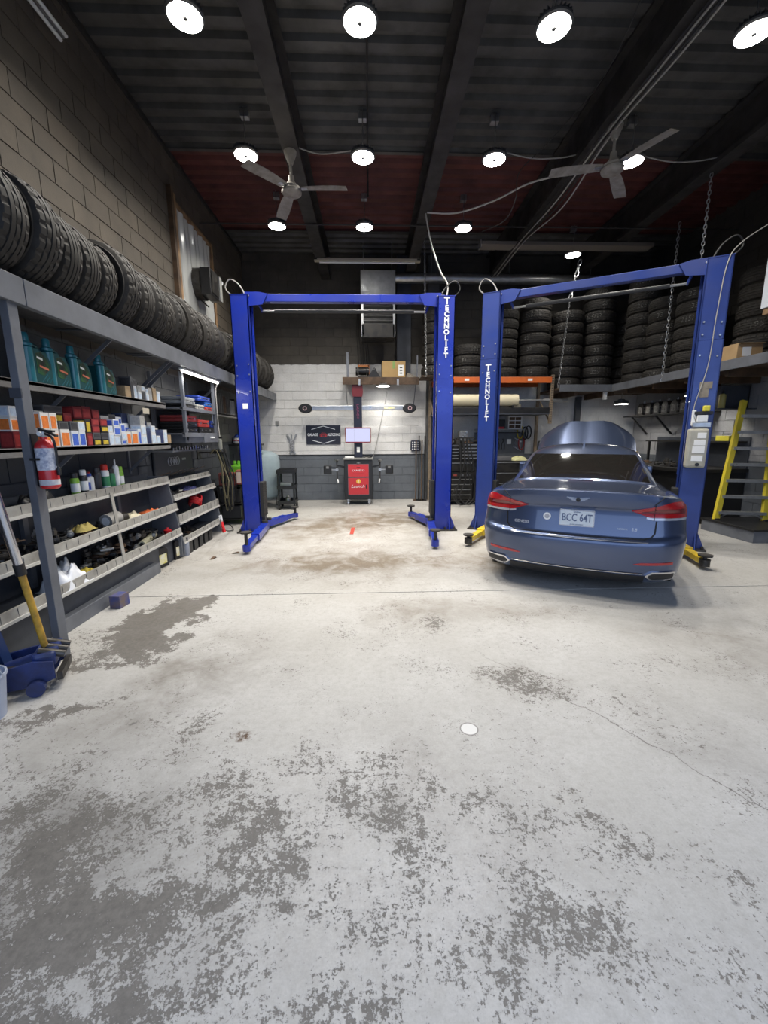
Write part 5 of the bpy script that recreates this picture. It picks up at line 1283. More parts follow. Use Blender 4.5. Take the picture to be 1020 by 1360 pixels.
for s in (-1, 1):
    MB().bar((s*.32, -.05, .86), (s*.50, -.05, .90), .03, .04).build('clamp_hanger', M_BLACK, al)
    c = MB().bar((s*.49, -.08, 1.02), (s*.49, -.08, .52), .035, .03); c.build('wheel_clamp', M_DIRTY, al)
    MB().cyl((s*.47, -.10, 1.0), (s*.51, -.16, 1.02), .03, n=10).build('clamp_claw', M_GALV, al, True); MB().cyl((s*.48, -.10, .58), (s*.47, -.14, .50), .026, n=10).build('clamp_claw', M_GALV, al, True); MB().cyl((s*.49, -.12, .80), (s*.49, -.05, .80), .035, n=12).build('clamp_hub', M_GALV, al, True)
    t_ = MB().box(s*.70-.09, s*.70+.09, -.14, -.10, .70, .90, None, .02).build('target_plate', M_BLACK, al); MB().bar((s*.52, -.10, .80), (s*.66, -.10, .80), .02, .02).build('target_arm', M_GALV, t_)
    MB().box(s*.70-.03, s*.70+.03, -.143, -.139, .83, .88).build('target_label', mat('dull_grey_label', (.2, .2, .2), .6), t_)
tag(MB().box(-.10, .10, -.06, .06, 0, .035, None, .004).build('notebook', M_PAPER, None, False, (-.255-.20, YA-.12, 1.066), (0, 0, .1)), 'white paper pad on the aligner cabinet top', 'notebook')
tag(MB().tube(crom([(0, 0, .012), (.08, .03, .03), (.15, -.02, .05), (.18, .03, .015), (.10, .06, .012)], 5), .012, 6).build('coiled_lead', M_BLACK, None, True, (-.255+.12, YA-.12, 1.066)), 'black scanner lead on the aligner cabinet top', 'cable')
_sl = [o for o in bpy.data.objects if o.get('label') == 'small black round lamp hanging under the wooden wall shelf'][0]
MB().tube([Vector(q)-_sl.location for q in ((_sl.location.x, 9.62, _sl.location.z+.06), tuple(on_y(514, 522, YB-.03)), tuple(on_y(500, 590, YB-.03)), tuple(on_y(496, 606, YB-.10)))], .006, 6).build('power_cord', M_CABLEG, _sl, True)
# wall sign
sg = thing('garage_sign', 'dark navy GARAGE AUTODIAG sign with chevrons on the white wall', 'sign', (-1.10, YB-.016, 1.585))
MB().box(-.41, .41, -.012, .012, -.225, .225, None, .003).build('panel', mat('sign_navy', (.012, .015, .030), .45), sg)
text_on('sign_text', 'GARAGE', .088, M_LETTER, sg, TX(-.255, .0, -.0135), bold=.003, fit=.245); text_on('sign_text', 'AUTODIAG', .085, M_LETTER, sg, TX(.245, .0, -.0135), bold=.003, fit=.30)
for s in (-1, 1):
    for q in (-1, 1): MB().bar((q*.28, -.0135, s*.125), (0, -.0135, s*.205), .002, .012, (0, 0, 1)).build('chevron', M_LETTER, sg)
mr = mat('sign_red', (.50, .03, .04), .5)
ci = MB()
for pts in ([(-.085, -.03), (-.085, .005), (-.06, .012), (-.04, .042), (.04, .042), (.06, .012), (.085, .005), (.085, -.03)],): ci.tube([(x, -.0135, z) for x, z in pts], .005, 5, True)
ci.build('car_outline', mr, sg); MB().box(-.07, .07, -.015, -.0125, -.008, .002).build('car_bar', mr, sg)
for q in (-.055, .055): MB().cyl((q, -.013, -.03), (q, -.0155, -.03), .016, n=12).build('car_wheel', mr, sg)
# dotted targets hung on the wall
def dotted(px, py, label, wings):
    p = on_y(px, py, YB-.03); r = thing('alignment_target', label, 'target', tuple(p))
    MB().box(-.12, .12, -.02, .02, -.13, .13, None, .035).build('plate', mat('target_navy', (.02, .025, .05), .5), r)
    for i in range(4):
        for j in range(4): MB().cyl((-.075+i*.05, -.0195, -.08+j*.053), (-.075+i*.05, -.0235, -.08+j*.053), .015, n=10).build('dot', M_PAPER, r)
    return r
dotted(552, 592, 'dark square alignment target with white dots hung on the white wall', False)
p = on_y(388, 592, YB-.04); wo = thing('wheel_clamp_holder', 'grey spotted wheel clamp with raised arms hung on the wall', 'clamp', tuple(p))
MB().box(-.055, .055, -.02, .03, -.13, .12, None, .02).build('body', mat('spotted_grey', (.05, .055, .07), .5, 0, (.5, .5, .52), 40, .6), wo)
for s in (-1, 1):
    MB().bar((s*.03, 0, .10), (s*.11, 0, .27), .03, .03).build('arm', M_GALV, wo); MB().bar((s*.03, 0, -.12), (s*.07, 0, -.20), .03, .03).build('foot', M_GALV, wo)
MB().bar((0, 0, .10), (0, 0, .26), .02, .02).build('stem', M_GALV, wo)

# ---- wooden wall shelf with things on it
ws = thing('wooden_shelf', 'brown wooden wall shelf above the wheel aligner', 'shelf', (.345, YB, 2.80))
MB().box(-.92, .77, -.62, -.015, .0, .03).build('shelf_board', M_DKWOOD, ws); MB().box(-.92, .77, -.65, -.62, -.13, .03, None, .004).build('front_board', M_DKWOOD, ws)
for x in (-.86, .72): MB().bar((x, -.55, -.02), (x, -.02, -.50), .015, .03).build('brace', M_STEEL, ws)
for x in (-.55, .30): MB().box(x-.02, x+.02, -.655, -.60, -.14, -.01).build('clip', M_GALV, ws)
MB().box(-.83, -.78, -.60, -.56, .03, .56).build('upright', M_STEEL, ws); MB().box(.72, .75, -.60, -.57, .03, .50).build('upright', M_STEEL, ws)
ZS = 2.831
gr = thing('bench_grinder', 'orange and black bench grinder on the wooden shelf', 'grinder', (-.14, 9.80, ZS))
MB().box(-.10, .10, -.07, .07, 0, .06, None, .01).build('base', M_BLKMET, gr); MB().cyl((-.09, 0, .16), (.09, 0, .16), .08, n=18).build('motor', M_BLKMET, gr, True)
for s in (-1, 1): MB().cyl((s*.11, 0, .16), (s*.15, 0, .16), .09, n=18).build('wheel_guard', M_BLKMET, gr, True)
MB().box(-.10, .16, -.03, .05, .25, .30, None, .008).box(.13, .16, -.03, .05, 0.0, .30).build('orange_frame', mat('dull_orange', (.35, .12, .03), .6), gr)
cb = thing('cardboard_box', 'taped cardboard box with white label on the wooden shelf', 'box', (.56, 9.82, ZS), .03)
MB().box(-.26, .26, -.17, .17, 0, .36, None, .004).build('carton', mat('tan_card', (.44, .29, .12), .75, 0, (.36, .23, .10), 3, .5), cb)
MB().box(.10, .22, -.172, -.169, .05, .28).build('shipping_label', M_PAPER, cb); MB().box(-.03, .03, -.172, -.169, .20, .362).build('green_tape', mat('green_tape', (.22, .34, .10), .5), cb)
for z in (.09, .15, .21): MB().box(.13, .19, -.174, -.1715, z, z+.025).build('label_print', M_BLACK, cb)
gb = thing('tool_bag', 'small black peaked tool bag between grinder and cardboard box', 'bag', (.13, 9.75, ZS)); MB().prism([(-.15, 0), (.15, 0), (.12, .05), (.02, .19), (-.03, .18), (-.14, .05)], -.08, .08, 'xz').build('bag', M_BLACK, gb); MB().tube(crom([(-.05, 0, .15), (0, 0, .23), (.05, 0, .15)], 5), .008, 6).build('strap', M_BLACK, gb, True)
cloth(.96, 9.80, ZS, .14, .12, .12, mat('dusty_cloth', (.22, .20, .17), .9), 'dusty grey cloth heap at the end of the wooden shelf', 'cloth', 21)

# ---- unit heater, flue pipe and hanging cables
uh = thing('unit_heater', 'tall silver unit heater hanging high on the back wall', 'heater', (.215, 9.45, 3.62))
MB().box(-.36, .36, -.20, .30, .82, 1.29, None, .006).build('burner_box', M_GALV, uh)
MB().box(-.355, -.31, -.20, .30, .0, .82).build('side_cheek', M_GALV, uh); MB().box(.31, .355, -.20, .30, .0, .82).build('side_cheek', M_GALV, uh)
MB().box(-.31, .31, -.10, .28, .02, .82).build('heat_core', M_BLACK, uh)
for k in range(6): MB().bar((-.31, -.18, .30+k*.095), (.31, -.18, .30+k*.095), .07, .010, (0, .5, 1)).build('louvre', M_GALV, uh)
MB().box(-.35, .35, -.20, .28, -.02, .25, None, .006).build('lower_panel', M_BLKMET, uh)
MB().box(-.30, -.17, -.203, -.199, .86, .89).build('nameplate', M_PAPER, uh)
for x in (-.3, .3): MB().cyl((x, .05, 1.29), (x, .05, ZC-3.62), .008, n=6).build('hanger_rod', M_GALV, uh)
fp = thing('flue_pipe', 'long silver flue pipe running along the top of the back wall', 'pipe', (.575, 9.66, 4.90))
MB().cyl((0, 0, 0), (1.55, 0, 0), .10, n=20).build('pipe_section', M_GALV, fp, True); MB().cyl((1.53, 0, 0), (3.6, 0, -.01), .105, n=20).build('pipe_section', M_GALV, fp, True); MB().cyl((3.58, 0, -.01), (5.4, 0, -.01), .10, n=20).build('pipe_section', M_GALV, fp, True)
for x in (.8, 2.5, 4.3): MB().cyl((x, 0, .1), (x, 0, ZC-4.90), .006, n=6).build('hanger_wire', M_GALV, fp)
tf = thing('tube_fixture', 'unlit tube light fixture hanging between the two beams', 'lamp', (0, 9.0, 4.985)); MB().box(-1.05, 1.06, -.05, .05, -.02, .03, None, .006).build('housing', mat('dull_cream', (.42, .38, .30), .5), tf)
MB().cyl((-.95, 0, -.035), (.95, 0, -.035), .016, n=10).build('tube', M_WHITE, tf, True)
for x in (-1.02, 1.02): MB().bar((x, 0, 0), (x, 0, .02), .12, .06).build('end_cap', M_BLKMET, tf)
lf = thing('tube_fixture', 'unlit twin tube fixture high on the left wall', 'lamp', (XL, 3.2, 5.12)); MB().box(.002, .07, 0, 1.38, 0, .05, None, .004).build('housing', M_GALV, lf)
for x, z in ((.10, .0), (.05, -.03)): MB().cyl((x, .03, z), (x, 1.35, z), .016, n=10).build('tube', M_WHITE, lf, True)
for k in range(6):
    x = -.25+k*.045+rnd.uniform(-.02, .02)
    tag(MB().tube(crom([(x+.05, 10.05, 4.6), (x, 10.04, 4.0), (x+rnd.uniform(-.07, .07), 10.03, 3.4), (x+rnd.uniform(-.05, .05), 10.0, 2.95)], 6), .008, 6).build('hanging_cable', M_CABLE, None, True), 'black cable hanging down the back wall beside the heater', 'cable', 'black cables beside the heater')
# exhaust fan and camera on the plastic covered window
ef = thing('exhaust_fan', 'round black exhaust fan mounted in the plastic sheet of the window', 'fan', tuple(on_x(262, 378, XL+.03)))
MB().cyl((-.03, 0, 0), (.12, 0, 0), .24, n=26).build('duct_ring', M_DIRTY, ef, True); MB().box(.12, .28, -.19, .19, -.20, .20, None, .01).build('fan_housing', M_BLACK, ef); MB().box(.285, .292, -.15, .15, -.16, .16).build('grille', M_BLKMET, ef); MB().box(.12, .30, .19, .30, -.19, .19, None, .006).build('motor_cover', mat('dull_silver', (.3, .3, .29), .5, .4), ef)
MB().bar((.02, 0, -.22), (.16, 0, -.34), .03, .02).build('bracket', M_DIRTY, ef)
wcam = thing('security_camera', 'small white security camera beside the exhaust fan', 'camera', tuple(on_x(288, 374, XL+.12))); MB().cyl((0, 0, 0), (.10, -.06, -.05), .035, n=14).build('barrel', M_WHITE, wcam, True); MB().bar((-.115, 0, .02), (0, 0, 0), .03, .03).build('mount', M_WHITE, wcam)

# ================================================================== CEILING FANS, CABLES AND CHAINS
M_FAN = mat('dusty_cream', (.30, .28, .25), .6, 0, (.18, .16, .14), 9, .6)
def fan(x, y, zt, rz, label, drop=.62):
    r = thing('ceiling_fan', label, 'ceiling fan', (x, y, zt-drop), rz)
    MB().lathe([(.03, drop-.14), (.045, drop-.10), (.075, drop-.03), (.08, drop)], 20).build('canopy', M_FAN, r, True); MB().cyl((0, 0, .10), (0, 0, drop-.12), .016, n=12).build('down_rod', M_FAN, r, True)
    MB().lathe([(.0, -.07), (.08, -.068), (.12, -.045), (.125, -.02), (.105, .0), (.11, .02), (.07, .05), (.04, .09), (.035, .15)], 28).build('motor_housing', M_FAN, r, True)
    for k in range(3):
        a = 2*PI*k/3; c, s = math.cos(a), math.sin(a)
        M = Matrix.Rotation(a, 4, 'Z') @ Matrix.Rotation(.14, 4, 'X')
        b = MB(); G = []
        for i in range(11):
            u = i/10; w = .055+.022*math.sin(u*2.4); G.append([M @ Vector((.12+.58*u, q*w, -.0-.028*u*u+ (.004 if q else .010))) for q in (-1, -.4, .3, 1)])
        b.grid(G); G2 = [[q-Vector((0, 0, .004)) for q in row] for row in G]; b.grid(G2)
        b.build('blade', M_FAN, r, True); MB().bar(M @ Vector((.08, 0, 0)), M @ Vector((.20, 0, 0)), .05, .01).build('blade_iron', M_GALV, r)
    return r
fan(-.94, 5.87, 5.018, math.radians(-8), 'dusty three-blade ceiling fan above the empty lift', .42)
fan(2.85, 5.33, 5.018, math.radians(172), 'three-blade ceiling fan above the angled lift', .42)
def wire(pts, r, m, label, name='ceiling_cable', cat='cable', group=None): return tag(MB().tube(crom(pts, 8), r, 6).build(name, m, None, True), label, cat, group)
for k in range(4):
    dx = k*.035
    wire([(2.80+dx, 3.0, 5.0), (2.76+dx, 4.2, 4.97-.01*k), (2.72+dx, 5.4, 4.95), (2.68+dx*1.6, 6.6, 4.90-.03*k), (2.70+dx, 8.0, 4.95), (2.62+dx, 9.4, 4.85)], .010, M_CABLEG if k % 2 else M_CABLE, 'cable in the loose bundle running under the ceiling beam', group='bundled cables under the beam')
wire([(.93, 7.25, 5.01), (1.02, 7.2, 4.55), (1.15, 7.05, 4.1), (1.24, 6.9, 3.86), (1.22, 6.85, 3.66)], .011, mat('white_cord', (.50, .48, .44), .5), 'white cord dropping from the beam to the empty lift column')
wire([(.95, 7.2, 5.0), (1.4, 7.05, 4.93), (1.9, 6.8, 4.98), (2.3, 6.5, 5.05), (2.75, 6.2, 5.02)], .012, mat('white_cord', (.50, .48, .44)), 'white cord sagging between two ceiling beams')
wire([(-.9, 5.9, 5.1), (-.6, 5.92, 5.03), (-.3, 5.93, 5.06), (-.04, 5.97, 5.12)], .008, M_CABLEG, 'thin grey cable from the first beam to a lamp')
wire([(3.45, 5.93, 5.10), (3.9, 5.95, 5.03), (4.3, 5.95, 5.04), (4.62, 5.95, 5.10)], .008, M_CABLEG, 'thin grey cable running from a lamp to the last beam')
wire([(1.7, 5.95, 5.12), (2.1, 5.95, 5.04), (2.5, 5.95, 5.05), (2.74, 5.95, 5.10)], .008, M_CABLEG, 'thin grey cable from a lamp to the cable bundle beam')
wire([(2.35, 3.9, 5.35), (2.33, 4.6, 5.0), (2.20, 5.6, 5.02), (2.05, 6.2, 5.02), (2.05, 6.3, 4.75), (2.0, 6.6, 4.62), (1.75, 6.9, 4.60)], .006, M_CABLE, 'thin black cord drooping below the ceiling near the second fan')
hg = thing('beam_shelf', 'long dusty board laid across the beams near the back wall', 'board', (2.35, 8.25, 5.0)); MB().box(-.28, 2.9, -.12, .12, -.06, .0, None, .005).build('board', mat('dusty_board', (.16, .14, .12), .8), hg); MB().box(-.30, -.28, -.08, .08, -.08, .04).build('end_plate', M_GALV, hg)
def chain(p, q, label, rl=.022, n=None):
    p, q = Vector(p), Vector(q); L = (q-p).length; n = n or int(L/(rl*2.3)); r = thing('chain', label, 'chain', tuple(p)); d = (q-p).normalized(); a = d.orthogonal().normalized(); b = d.cross(a)
    me = None
    for k in range(n):
        c = (q-p)*((k+.5)/n)
        ax = a if k % 2 else b
        if k < 2:
            m = MB().tube([d*(rl*1.5*math.cos(t))+ax*(rl*.75*math.sin(t)) for t in [2*PI*i/12 for i in range(12)]], rl*.24, 5, True).mesh('link', M_GALV, True)
            if k == 0: me0 = m
            else: me1 = m
        place('link', me0 if k % 2 == 0 else me1, r, c)
    return r
pa = on_y(770, 343, 8.95); chain((4.29, 8.95, 5.02), tuple(on_y(757, 398, 8.93)), 'thick bright chain hanging under the lamp above the angled lift', .045)
chain(tuple(on_y(757, 398, 8.93)), tuple(on_y(741, 515, 8.93)), 'thin chain continuing down to the steel platform edge', .022)
chain((4.66, 6.15, 5.02), (4.70, 6.2, 3.78), 'dark chain hanging from the last beam near the control column', .022)
p = on_x(879, 507, 5.17); q = on_x(893, 385, 5.17); chain((q.x, q.y, 5.0), tuple(p), 'thin chain holding the edge of the steel platform', .024)
p = on_y(566, 500, 9.1); chain((1.15, 9.1, 5.5), tuple(p), 'thin chain hanging beside the tyre stack at the wooden shelf end', .024)

# ================================================================== RIGHT SIDE: RACK, PLATFORM, BENCHES
M_ORANGE = mat('rack_orange', (.62, .13, .02), .45, 0, (.45, .09, .02), 4, .5)
M_UPR = mat('rack_upright', (.32, .25, .17), .5, .2, (.18, .13, .09), 9, .6)
rx0, rx1, ry0, ry1 = 1.40, 4.00, 9.15, 9.95
pr = thing('pallet_rack', 'orange beam pallet rack carrying tyre stacks over the tool chests', 'pallet rack', (0, 0, 0))
for x in (rx0, rx1-.05):
    for y in (ry0, ry1-.06):
        u = MB().box(x, x+.06, y, y+.06, 0.002 if y > 9.5 else 1.80, 2.83); u.build('upright', M_UPR, pr)
        if y < 9.5:
            hm = MB()
            for k in range(20): hm.box(x+.012, x+.026, y-.002, y+.002, 1.84+k*.05, 1.862+k*.05).box(x+.036, x+.050, y-.002, y+.002, 1.84+k*.05, 1.862+k*.05)
            hm.build('upright_holes', M_BLACK, pr)
    MB().bar((x+.03, ry0+.06, 1.85), (x+.03, ry1-.06, 2.4), .03, .02).build('frame_brace', M_UPR, pr)
for y in (ry0-.02, ry1-.06): MB().box(rx0+.05, rx1-.05, y, y+.05, 2.66, 2.78, None, .006).build('rack_beam', M_ORANGE, pr)
MB().box(rx0+.03, rx1-.03, ry0-.01, ry1, 2.78, 2.798).build('rack_deck', M_DKWOOD, pr)
for x in (2.05, 3.42): MB().box(x, x+.10, ry0-.024, ry0-.0195, 2.70, 2.745).build('beam_label', M_PAPER, pr)
for y in (ry0, ry1-.06): MB().box(rx0+.05, rx1-.05, y, y+.05, 2.02, 2.15, None, .006).build('rack_beam', M_BLKMET, pr)
MB().box(rx0+.03, rx1-.05, ry0, ry1, 2.0, 2.02).build('rack_deck', M_DKGREY, pr)
MB().box(1.14, 1.84, 9.18, 9.90, 2.799, 2.819).build('overhang_board', M_DKWOOD, pr)
rl_ = thing('material_roll', 'cream roll of sheeting lying on the lower beam of the rack', 'roll', (1.62, 9.22, 2.305)); MB().cyl((0, 0, 0), (1.62, 0, 0), .125, n=28).build('roll_body', mat('cream_roll', (.62, .55, .38), .6), rl_, True); MB().cyl((1.62, 0, 0), (2.72, 0, 0), .022, n=10).build('core_tube', M_GALV, rl_, True); MB().cyl((2.2, 0, 0), (2.75, 0, 0), .035, n=10).build('end_sleeve', M_GALV, rl_, True)
for x in (.1, 1.5): MB().box(x-.02, x+.02, -.10, .10, -.155, -.115).build('roll_cradle', M_BLKMET, rl_)
tag(MB().lathe([(.09, 0), (.10, .01), (.10, .22), (.08, .24)], 18).build('cream_jug', mat('cream_jug', (.50, .46, .34), .5), None, True, (3.36, 9.6, 2.15-.13+.0)), 'cream plastic tub standing on the lower rack deck', 'tub')

# steel platform round the corner
pf = thing('steel_platform', 'grey steel edged corner platform carrying the dark tyre stacks', 'platform', (0, 0, 0))
MB().box(4.04, XR-.002, 8.96, YB-.002, 2.50, 2.545).build('deck', M_DKWOOD, pf); MB().box(5.20, XR-.002, 4.9, 8.96, 2.50, 2.545).build('deck', M_DKWOOD, pf)
MB().box(4.04, 5.20, 8.92, 8.96, 2.46, 2.60, None, .004).build('edge_channel', M_STEEL, pf); MB().box(5.16, 5.20, 4.9, 8.96, 2.46, 2.60, None, .004).build('edge_channel', M_STEEL, pf)
for y in (5.3, 6.1, 6.9, 7.7, 8.5): MB().box(5.24, XR-.002, y, y+.06, 2.38, 2.50).build('joist', M_DKWOOD, pf)
for x in (4.4, 5.2): MB().box(x, x+.06, 9.0, YB-.002, 2.38, 2.50).build('joist', M_DKWOOD, pf)
MB().box(5.05, 5.11, 9.0, 9.06, 2.30, 2.46).build('hanger', M_PAPER, pf)
# cartons on the platform edge
for (px, py, w, d, h, m, lab, rz) in ((960, 480, .36, .36, .22, mat('carton_greenwhite', (.42, .36, .28), .7, 0, (.05, .12, .10), 3, .5), 'white and green banded carton on the platform edge', .1), (990, 478, .34, .34, .27, M_CARD, 'brown carton with label patch on the platform edge', -.1)):
    r = thing('carton', lab, 'box', (5.41, 6.62 if px < 970 else 6.14, 2.546), rz)
    MB().box(-w/2, w/2, -d/2, d/2, 0, h, None, .004).build('carton_body', m, r); MB().box(-w*.3, w*.05, -d/2-.002, -d/2+.001, h*.35, h*.8).build('carton_label', M_PAPER if rz > 0 else M_WHITE, r)
    MB().box(-w/2, w/2, -d/2-.03, -d/2+.18, h, h+.006, Matrix.Rotation(.05, 4, 'X')).build('flap', m, r)
wc2 = thing('white_cabinet', 'white cabinet with wooden underside hanging over the platform at the right wall', 'cabinet', (5.18, 5.05, 3.14))
MB().box(0, 1.2, 0, .62, .03, 1.35, None, .004).build('cabinet_body', mat('cabinet_white', (.62, .66, .72), .5), wc2); MB().box(.02, 1.2, .02, .60, -.05, .03).build('wooden_base', M_WOOD, wc2)
MB().box(.16, .30, .25, .45, -.595, -.05).build('carton_prop', M_CARD, wc2)
# low kerb platform and ladder
kb = thing('low_plinth', 'low dark plinth on the floor in front of the ladder', 'plinth', (5.50, 5.58, 0)); MB().box(0, .98, 0, .95, 0.0, .17, None, .005).build('plinth_body', M_STEEL, kb); MB().box(-.02, .99, -.02, .96, .17, .20, None, .004).build('plinth_top', M_BLACK, kb)
M_LAD = mat('ladder_yellow', (.62, .50, .03), .45, 0, (.45, .36, .04), 5, .5)
la, lb = Vector((5.55, 6.32, .201)), Vector((6.22, 6.18, .201)); lta, ltb = on_y(988, 532, 6.62), on_y(1030, 532, 6.50)
ld = thing('step_ladder', 'yellow step ladder with grey steps leaning at the right wall', 'ladder', (0, 0, 0))
for a, b in ((la, lta), (lb, ltb)): MB().bar(a, b, .085, .05, (0, 1, 0)).build('rail', M_LAD, ld)
for k in range(7):
    t = .06+k*.135; p, q = la.lerp(lta, t), lb.lerp(ltb, t); MB().bar(p, q, .10, .045, (0, 0, 1)).build('step', M_GALV, ld)
for a, b in ((la, lta), (lb, ltb)):
    s = 1 if a is la else -1; p = a.lerp(b, .06); MB().bar(p+Vector((s*.20, -.01, 0)), a.lerp(b, .0)+Vector((s*.01, -.01, .02)), .02, .008, (0, 1, 0)).build('knee_brace', M_GALV, ld)
for a in (la, lb): MB().box(a.x-.03, a.x+.03, a.y-.05, a.y+.05, .2, .225).build('foot', M_RUBBER, ld)
# black bench along the right wall
bb = thing('right_workbench', 'black workbench with wooden top along the right wall', 'workbench', (0, 0, 0))
MB().box(5.55, XR-.012, 6.90, 9.2, 0.0, .90, None, .006).build('bench_body', M_BLACK, bb); MB().box(5.42, XR-.012, 6.86, 9.25, .90, .96, None, .004).build('bench_top', M_BLKMET, bb)
MB().box(5.43, 5.47, 6.88, 6.93, 0, .90).build('leg', M_RUST, bb); MB().box(6.20, XR-.012, 6.95, 9.2, 1.40, 1.43).build('upper_shelf', M_BLKMET, bb)
MB().box(XR-.03, XR-.012, 6.9, 9.2, .96, 1.50).build('splash_panel', M_DKGREY, bb)
for y in (6.98, 8.0, 9.1): MB().box(6.22, 6.26, y, y+.04, .96, 1.40).build('shelf_leg', M_BLKMET, bb)
def blk(name, label, cat, c, s, m, rz=0, extra=None):
    r = thing(name, label, cat, c, rz); MB().box(-s[0]/2, s[0]/2, -s[1]/2, s[1]/2, 0, s[2], None, min(s)*.08).build('body', m, r)
    if extra: extra(r)
    return r
m_bb = mat('azure_box', (.03, .16, .52), .5)
blk('blue_box', 'bright blue box on the right workbench', 'box', (5.62, 6.98, .961), (.26, .16, .11), m_bb, .1, lambda r: MB().box(-.10, .10, -.082, -.079, .02, .09).build('label_print', mat('pale_blue_print', (.3, .45, .7), .5), r))
blk('yellow_tool_box', 'small yellow tool box on the upper shelf of the right bench', 'tool box', (6.32, 7.2, 1.431), (.18, .28, .09), mat('bright_yellow', (.62, .55, .05)), .0, lambda r: MB().bar((-.02, -.08, .12), (-.02, .08, .12), .02, .02).build('handle', M_BLACK, r))
cl_rg = random.Random(31)
for k in range(16):
    nm, me = PP[cl_rg.randrange(len(PP))]; o = place(nm, me, None, (5.55+cl_rg.uniform(0, .6), 7.1+k*.125, .962), (0, 0, cl_rg.uniform(0, 6))); o.scale = (1.3, 1.3, 1.3); tag(o, 'oily '+nm.replace('_', ' ')+' on the right workbench top', 'car part', nm.replace('_', ' ')+' on the right workbench')
# bench behind the car on the back wall with gear
bw = thing('rear_workbench', 'cluttered dark workbench at the back wall behind the raised hood', 'workbench', (0, 0, 0))
MB().box(4.15, 5.40, 9.45, YB-.02, .86, .92, None, .004).build('bench_top', M_DKWOOD, bw); MB().box(4.2, 5.35, 9.6, YB-.02, 0.0, .86).build('bench_body', M_BLACK, bw)
MB().box(4.15, 5.40, 9.90, YB-.02, 1.38, 1.41).build('bench_shelf', M_DKGREY, bw); MB().box(4.15, 4.19, 9.9, YB-.02, .92, 1.38).build('shelf_leg', M_BLKMET, bw); MB().box(5.36, 5.40, 9.9, YB-.02, .92, 1.38).build('shelf_leg', M_BLKMET, bw)
blk('bench_machine', 'grey and white bench machine on the rear workbench', 'machine', (4.75, 9.72, .921), (.40, .30, .42), mat('pale_machine', (.42, .45, .47), .45), .1, lambda r: MB().box(-.16, .16, -.155, -.149, .2, .36).build('display_panel', M_DKGREY, r))
blk('yellow_motor', 'yellow electric motor on the right workbench', 'motor', (5.62, 8.9, .961), (.30, .26, .24), mat('ochre_motor', (.50, .34, .06), .5), .3, lambda r: MB().cyl((-.22, 0, .12), (-.10, 0, .12), .10, n=16).build('motor_end', mat('ochre_motor', (.50, .34, .06)), r, True))
# oil bottle shelf on the right wall
os_ = thing('oil_shelf', 'black wall shelf carrying oil bottles above the right bench', 'shelf', (XR-.012, 7.6, 1.98)); MB().box(-.42, 0, 0, 2.3, -.03, 0).build('board', M_BLKMET, os_)
for y in (.3, 1.2, 2.0): MB().bar((-.40, y, -.03), (-.01, y, -.42), .03, .03).build('brace', M_BLACK, os_)
m_ob = mat('dark_oil_bottle', (.05, .045, .04), .4); m_ol = mat('grey_oil_label', (.34, .33, .30), .6, 0, (.06, .05, .05), 16, .7)
for k in range(7):
    r = thing('oil_bottle', 'dark oil bottle with pale label on the black wall shelf', 'bottle', (XR-.30, 7.85+k*.26, 1.981), 0, 'oil bottles on the black wall shelf')
    MB().prism([(-.085, 0), (.085, 0), (.085, .19), (.04, .26), (-.05, .26), (-.085, .21)], -.06, .06, 'yz').build('body', m_ob, r); MB().lathe([(.024, .26), (.024, .30), (.018, .305)], 12, Matrix.Translation((0, -.03, 0))).build('cap', M_GALV, r, True); MB().box(-.062, -.060, -.06, .06, .04, .18).build('label_print', m_ol, r); MB().box(-.05, .05, -.0865, -.0845, .04, .17).build('side_label', m_ol, r)
bottle(5.95, 6.98, 1.98-.0, .05, .30, mat('amber_bottle', (.45, .38, .12), .4), M_BLACK, 'tall amber bottle on the small shelf beside the control box', 'nozzle')
ss = thing('small_wall_shelf', 'small dark shelf hung under the platform beside the control column', 'shelf', (5.6, 6.85, 1.978)); MB().box(0, .85, 0, .25, -.02, 0).build('board', M_DKGREY, ss)
for x in (.03, .80): MB().cyl((x, .12, 0), (x, .12, .40), .008, n=6).build('hanger', M_BLKMET, ss)
blk('grey_cabinet', 'dark wall cabinet under the platform above the ladder', 'cabinet', (6.18, 7.15, 1.981), (.5, .3, .38), M_DKGREY)
high_bay(5.62, 9.3, 2.22, 'small flat lamp lit under the corner platform', None, .16, 2.46, False)
high_bay(5.9, 7.55, 2.24, 'small flat lamp lit under the platform beside the control column', None, .12, 2.50, False)
drop_proto(LP)

# ---- tool chests and pegboard under the rack
def chest(x0, x1, y, z0, z1, n, label, m=M_BLACK):
    r = thing('tool_chest', label, 'tool chest', ((x0+x1)/2, y, z0)); w = x1-x0; h = z1-z0
    MB().box(-w/2, w/2, 0, .45, 0, h, None, .006).build('cabinet', m, r)
    for k in range(n):
        a, b = .02+(h-.03)*k/n, .02+(h-.03)*(k+1)/n-.012
        d = MB().box(-w/2+.02, w/2-.02, -.014, 0, a, b, None, .003).build('drawer', M_BLKMET, r); MB().box(-w/2+.03, w/2-.03, -.028, -.014, b-.022, b-.006).build('drawer_pull', M_GALV, d)
    return r
chest(1.66, 2.32, 9.20, .12, .62, 4, 'black lower tool chest behind the blue column'); chest(1.66, 2.32, 9.24, .74, .98, 1, 'black middle tool box with red badges'); chest(1.66, 2.02, 9.25, .985, 1.36, 5, 'narrow black drawer stack under the engine parts'); chest(2.04, 2.52, 9.25, .985, 1.38, 5, 'wide black drawer stack with bright pulls')
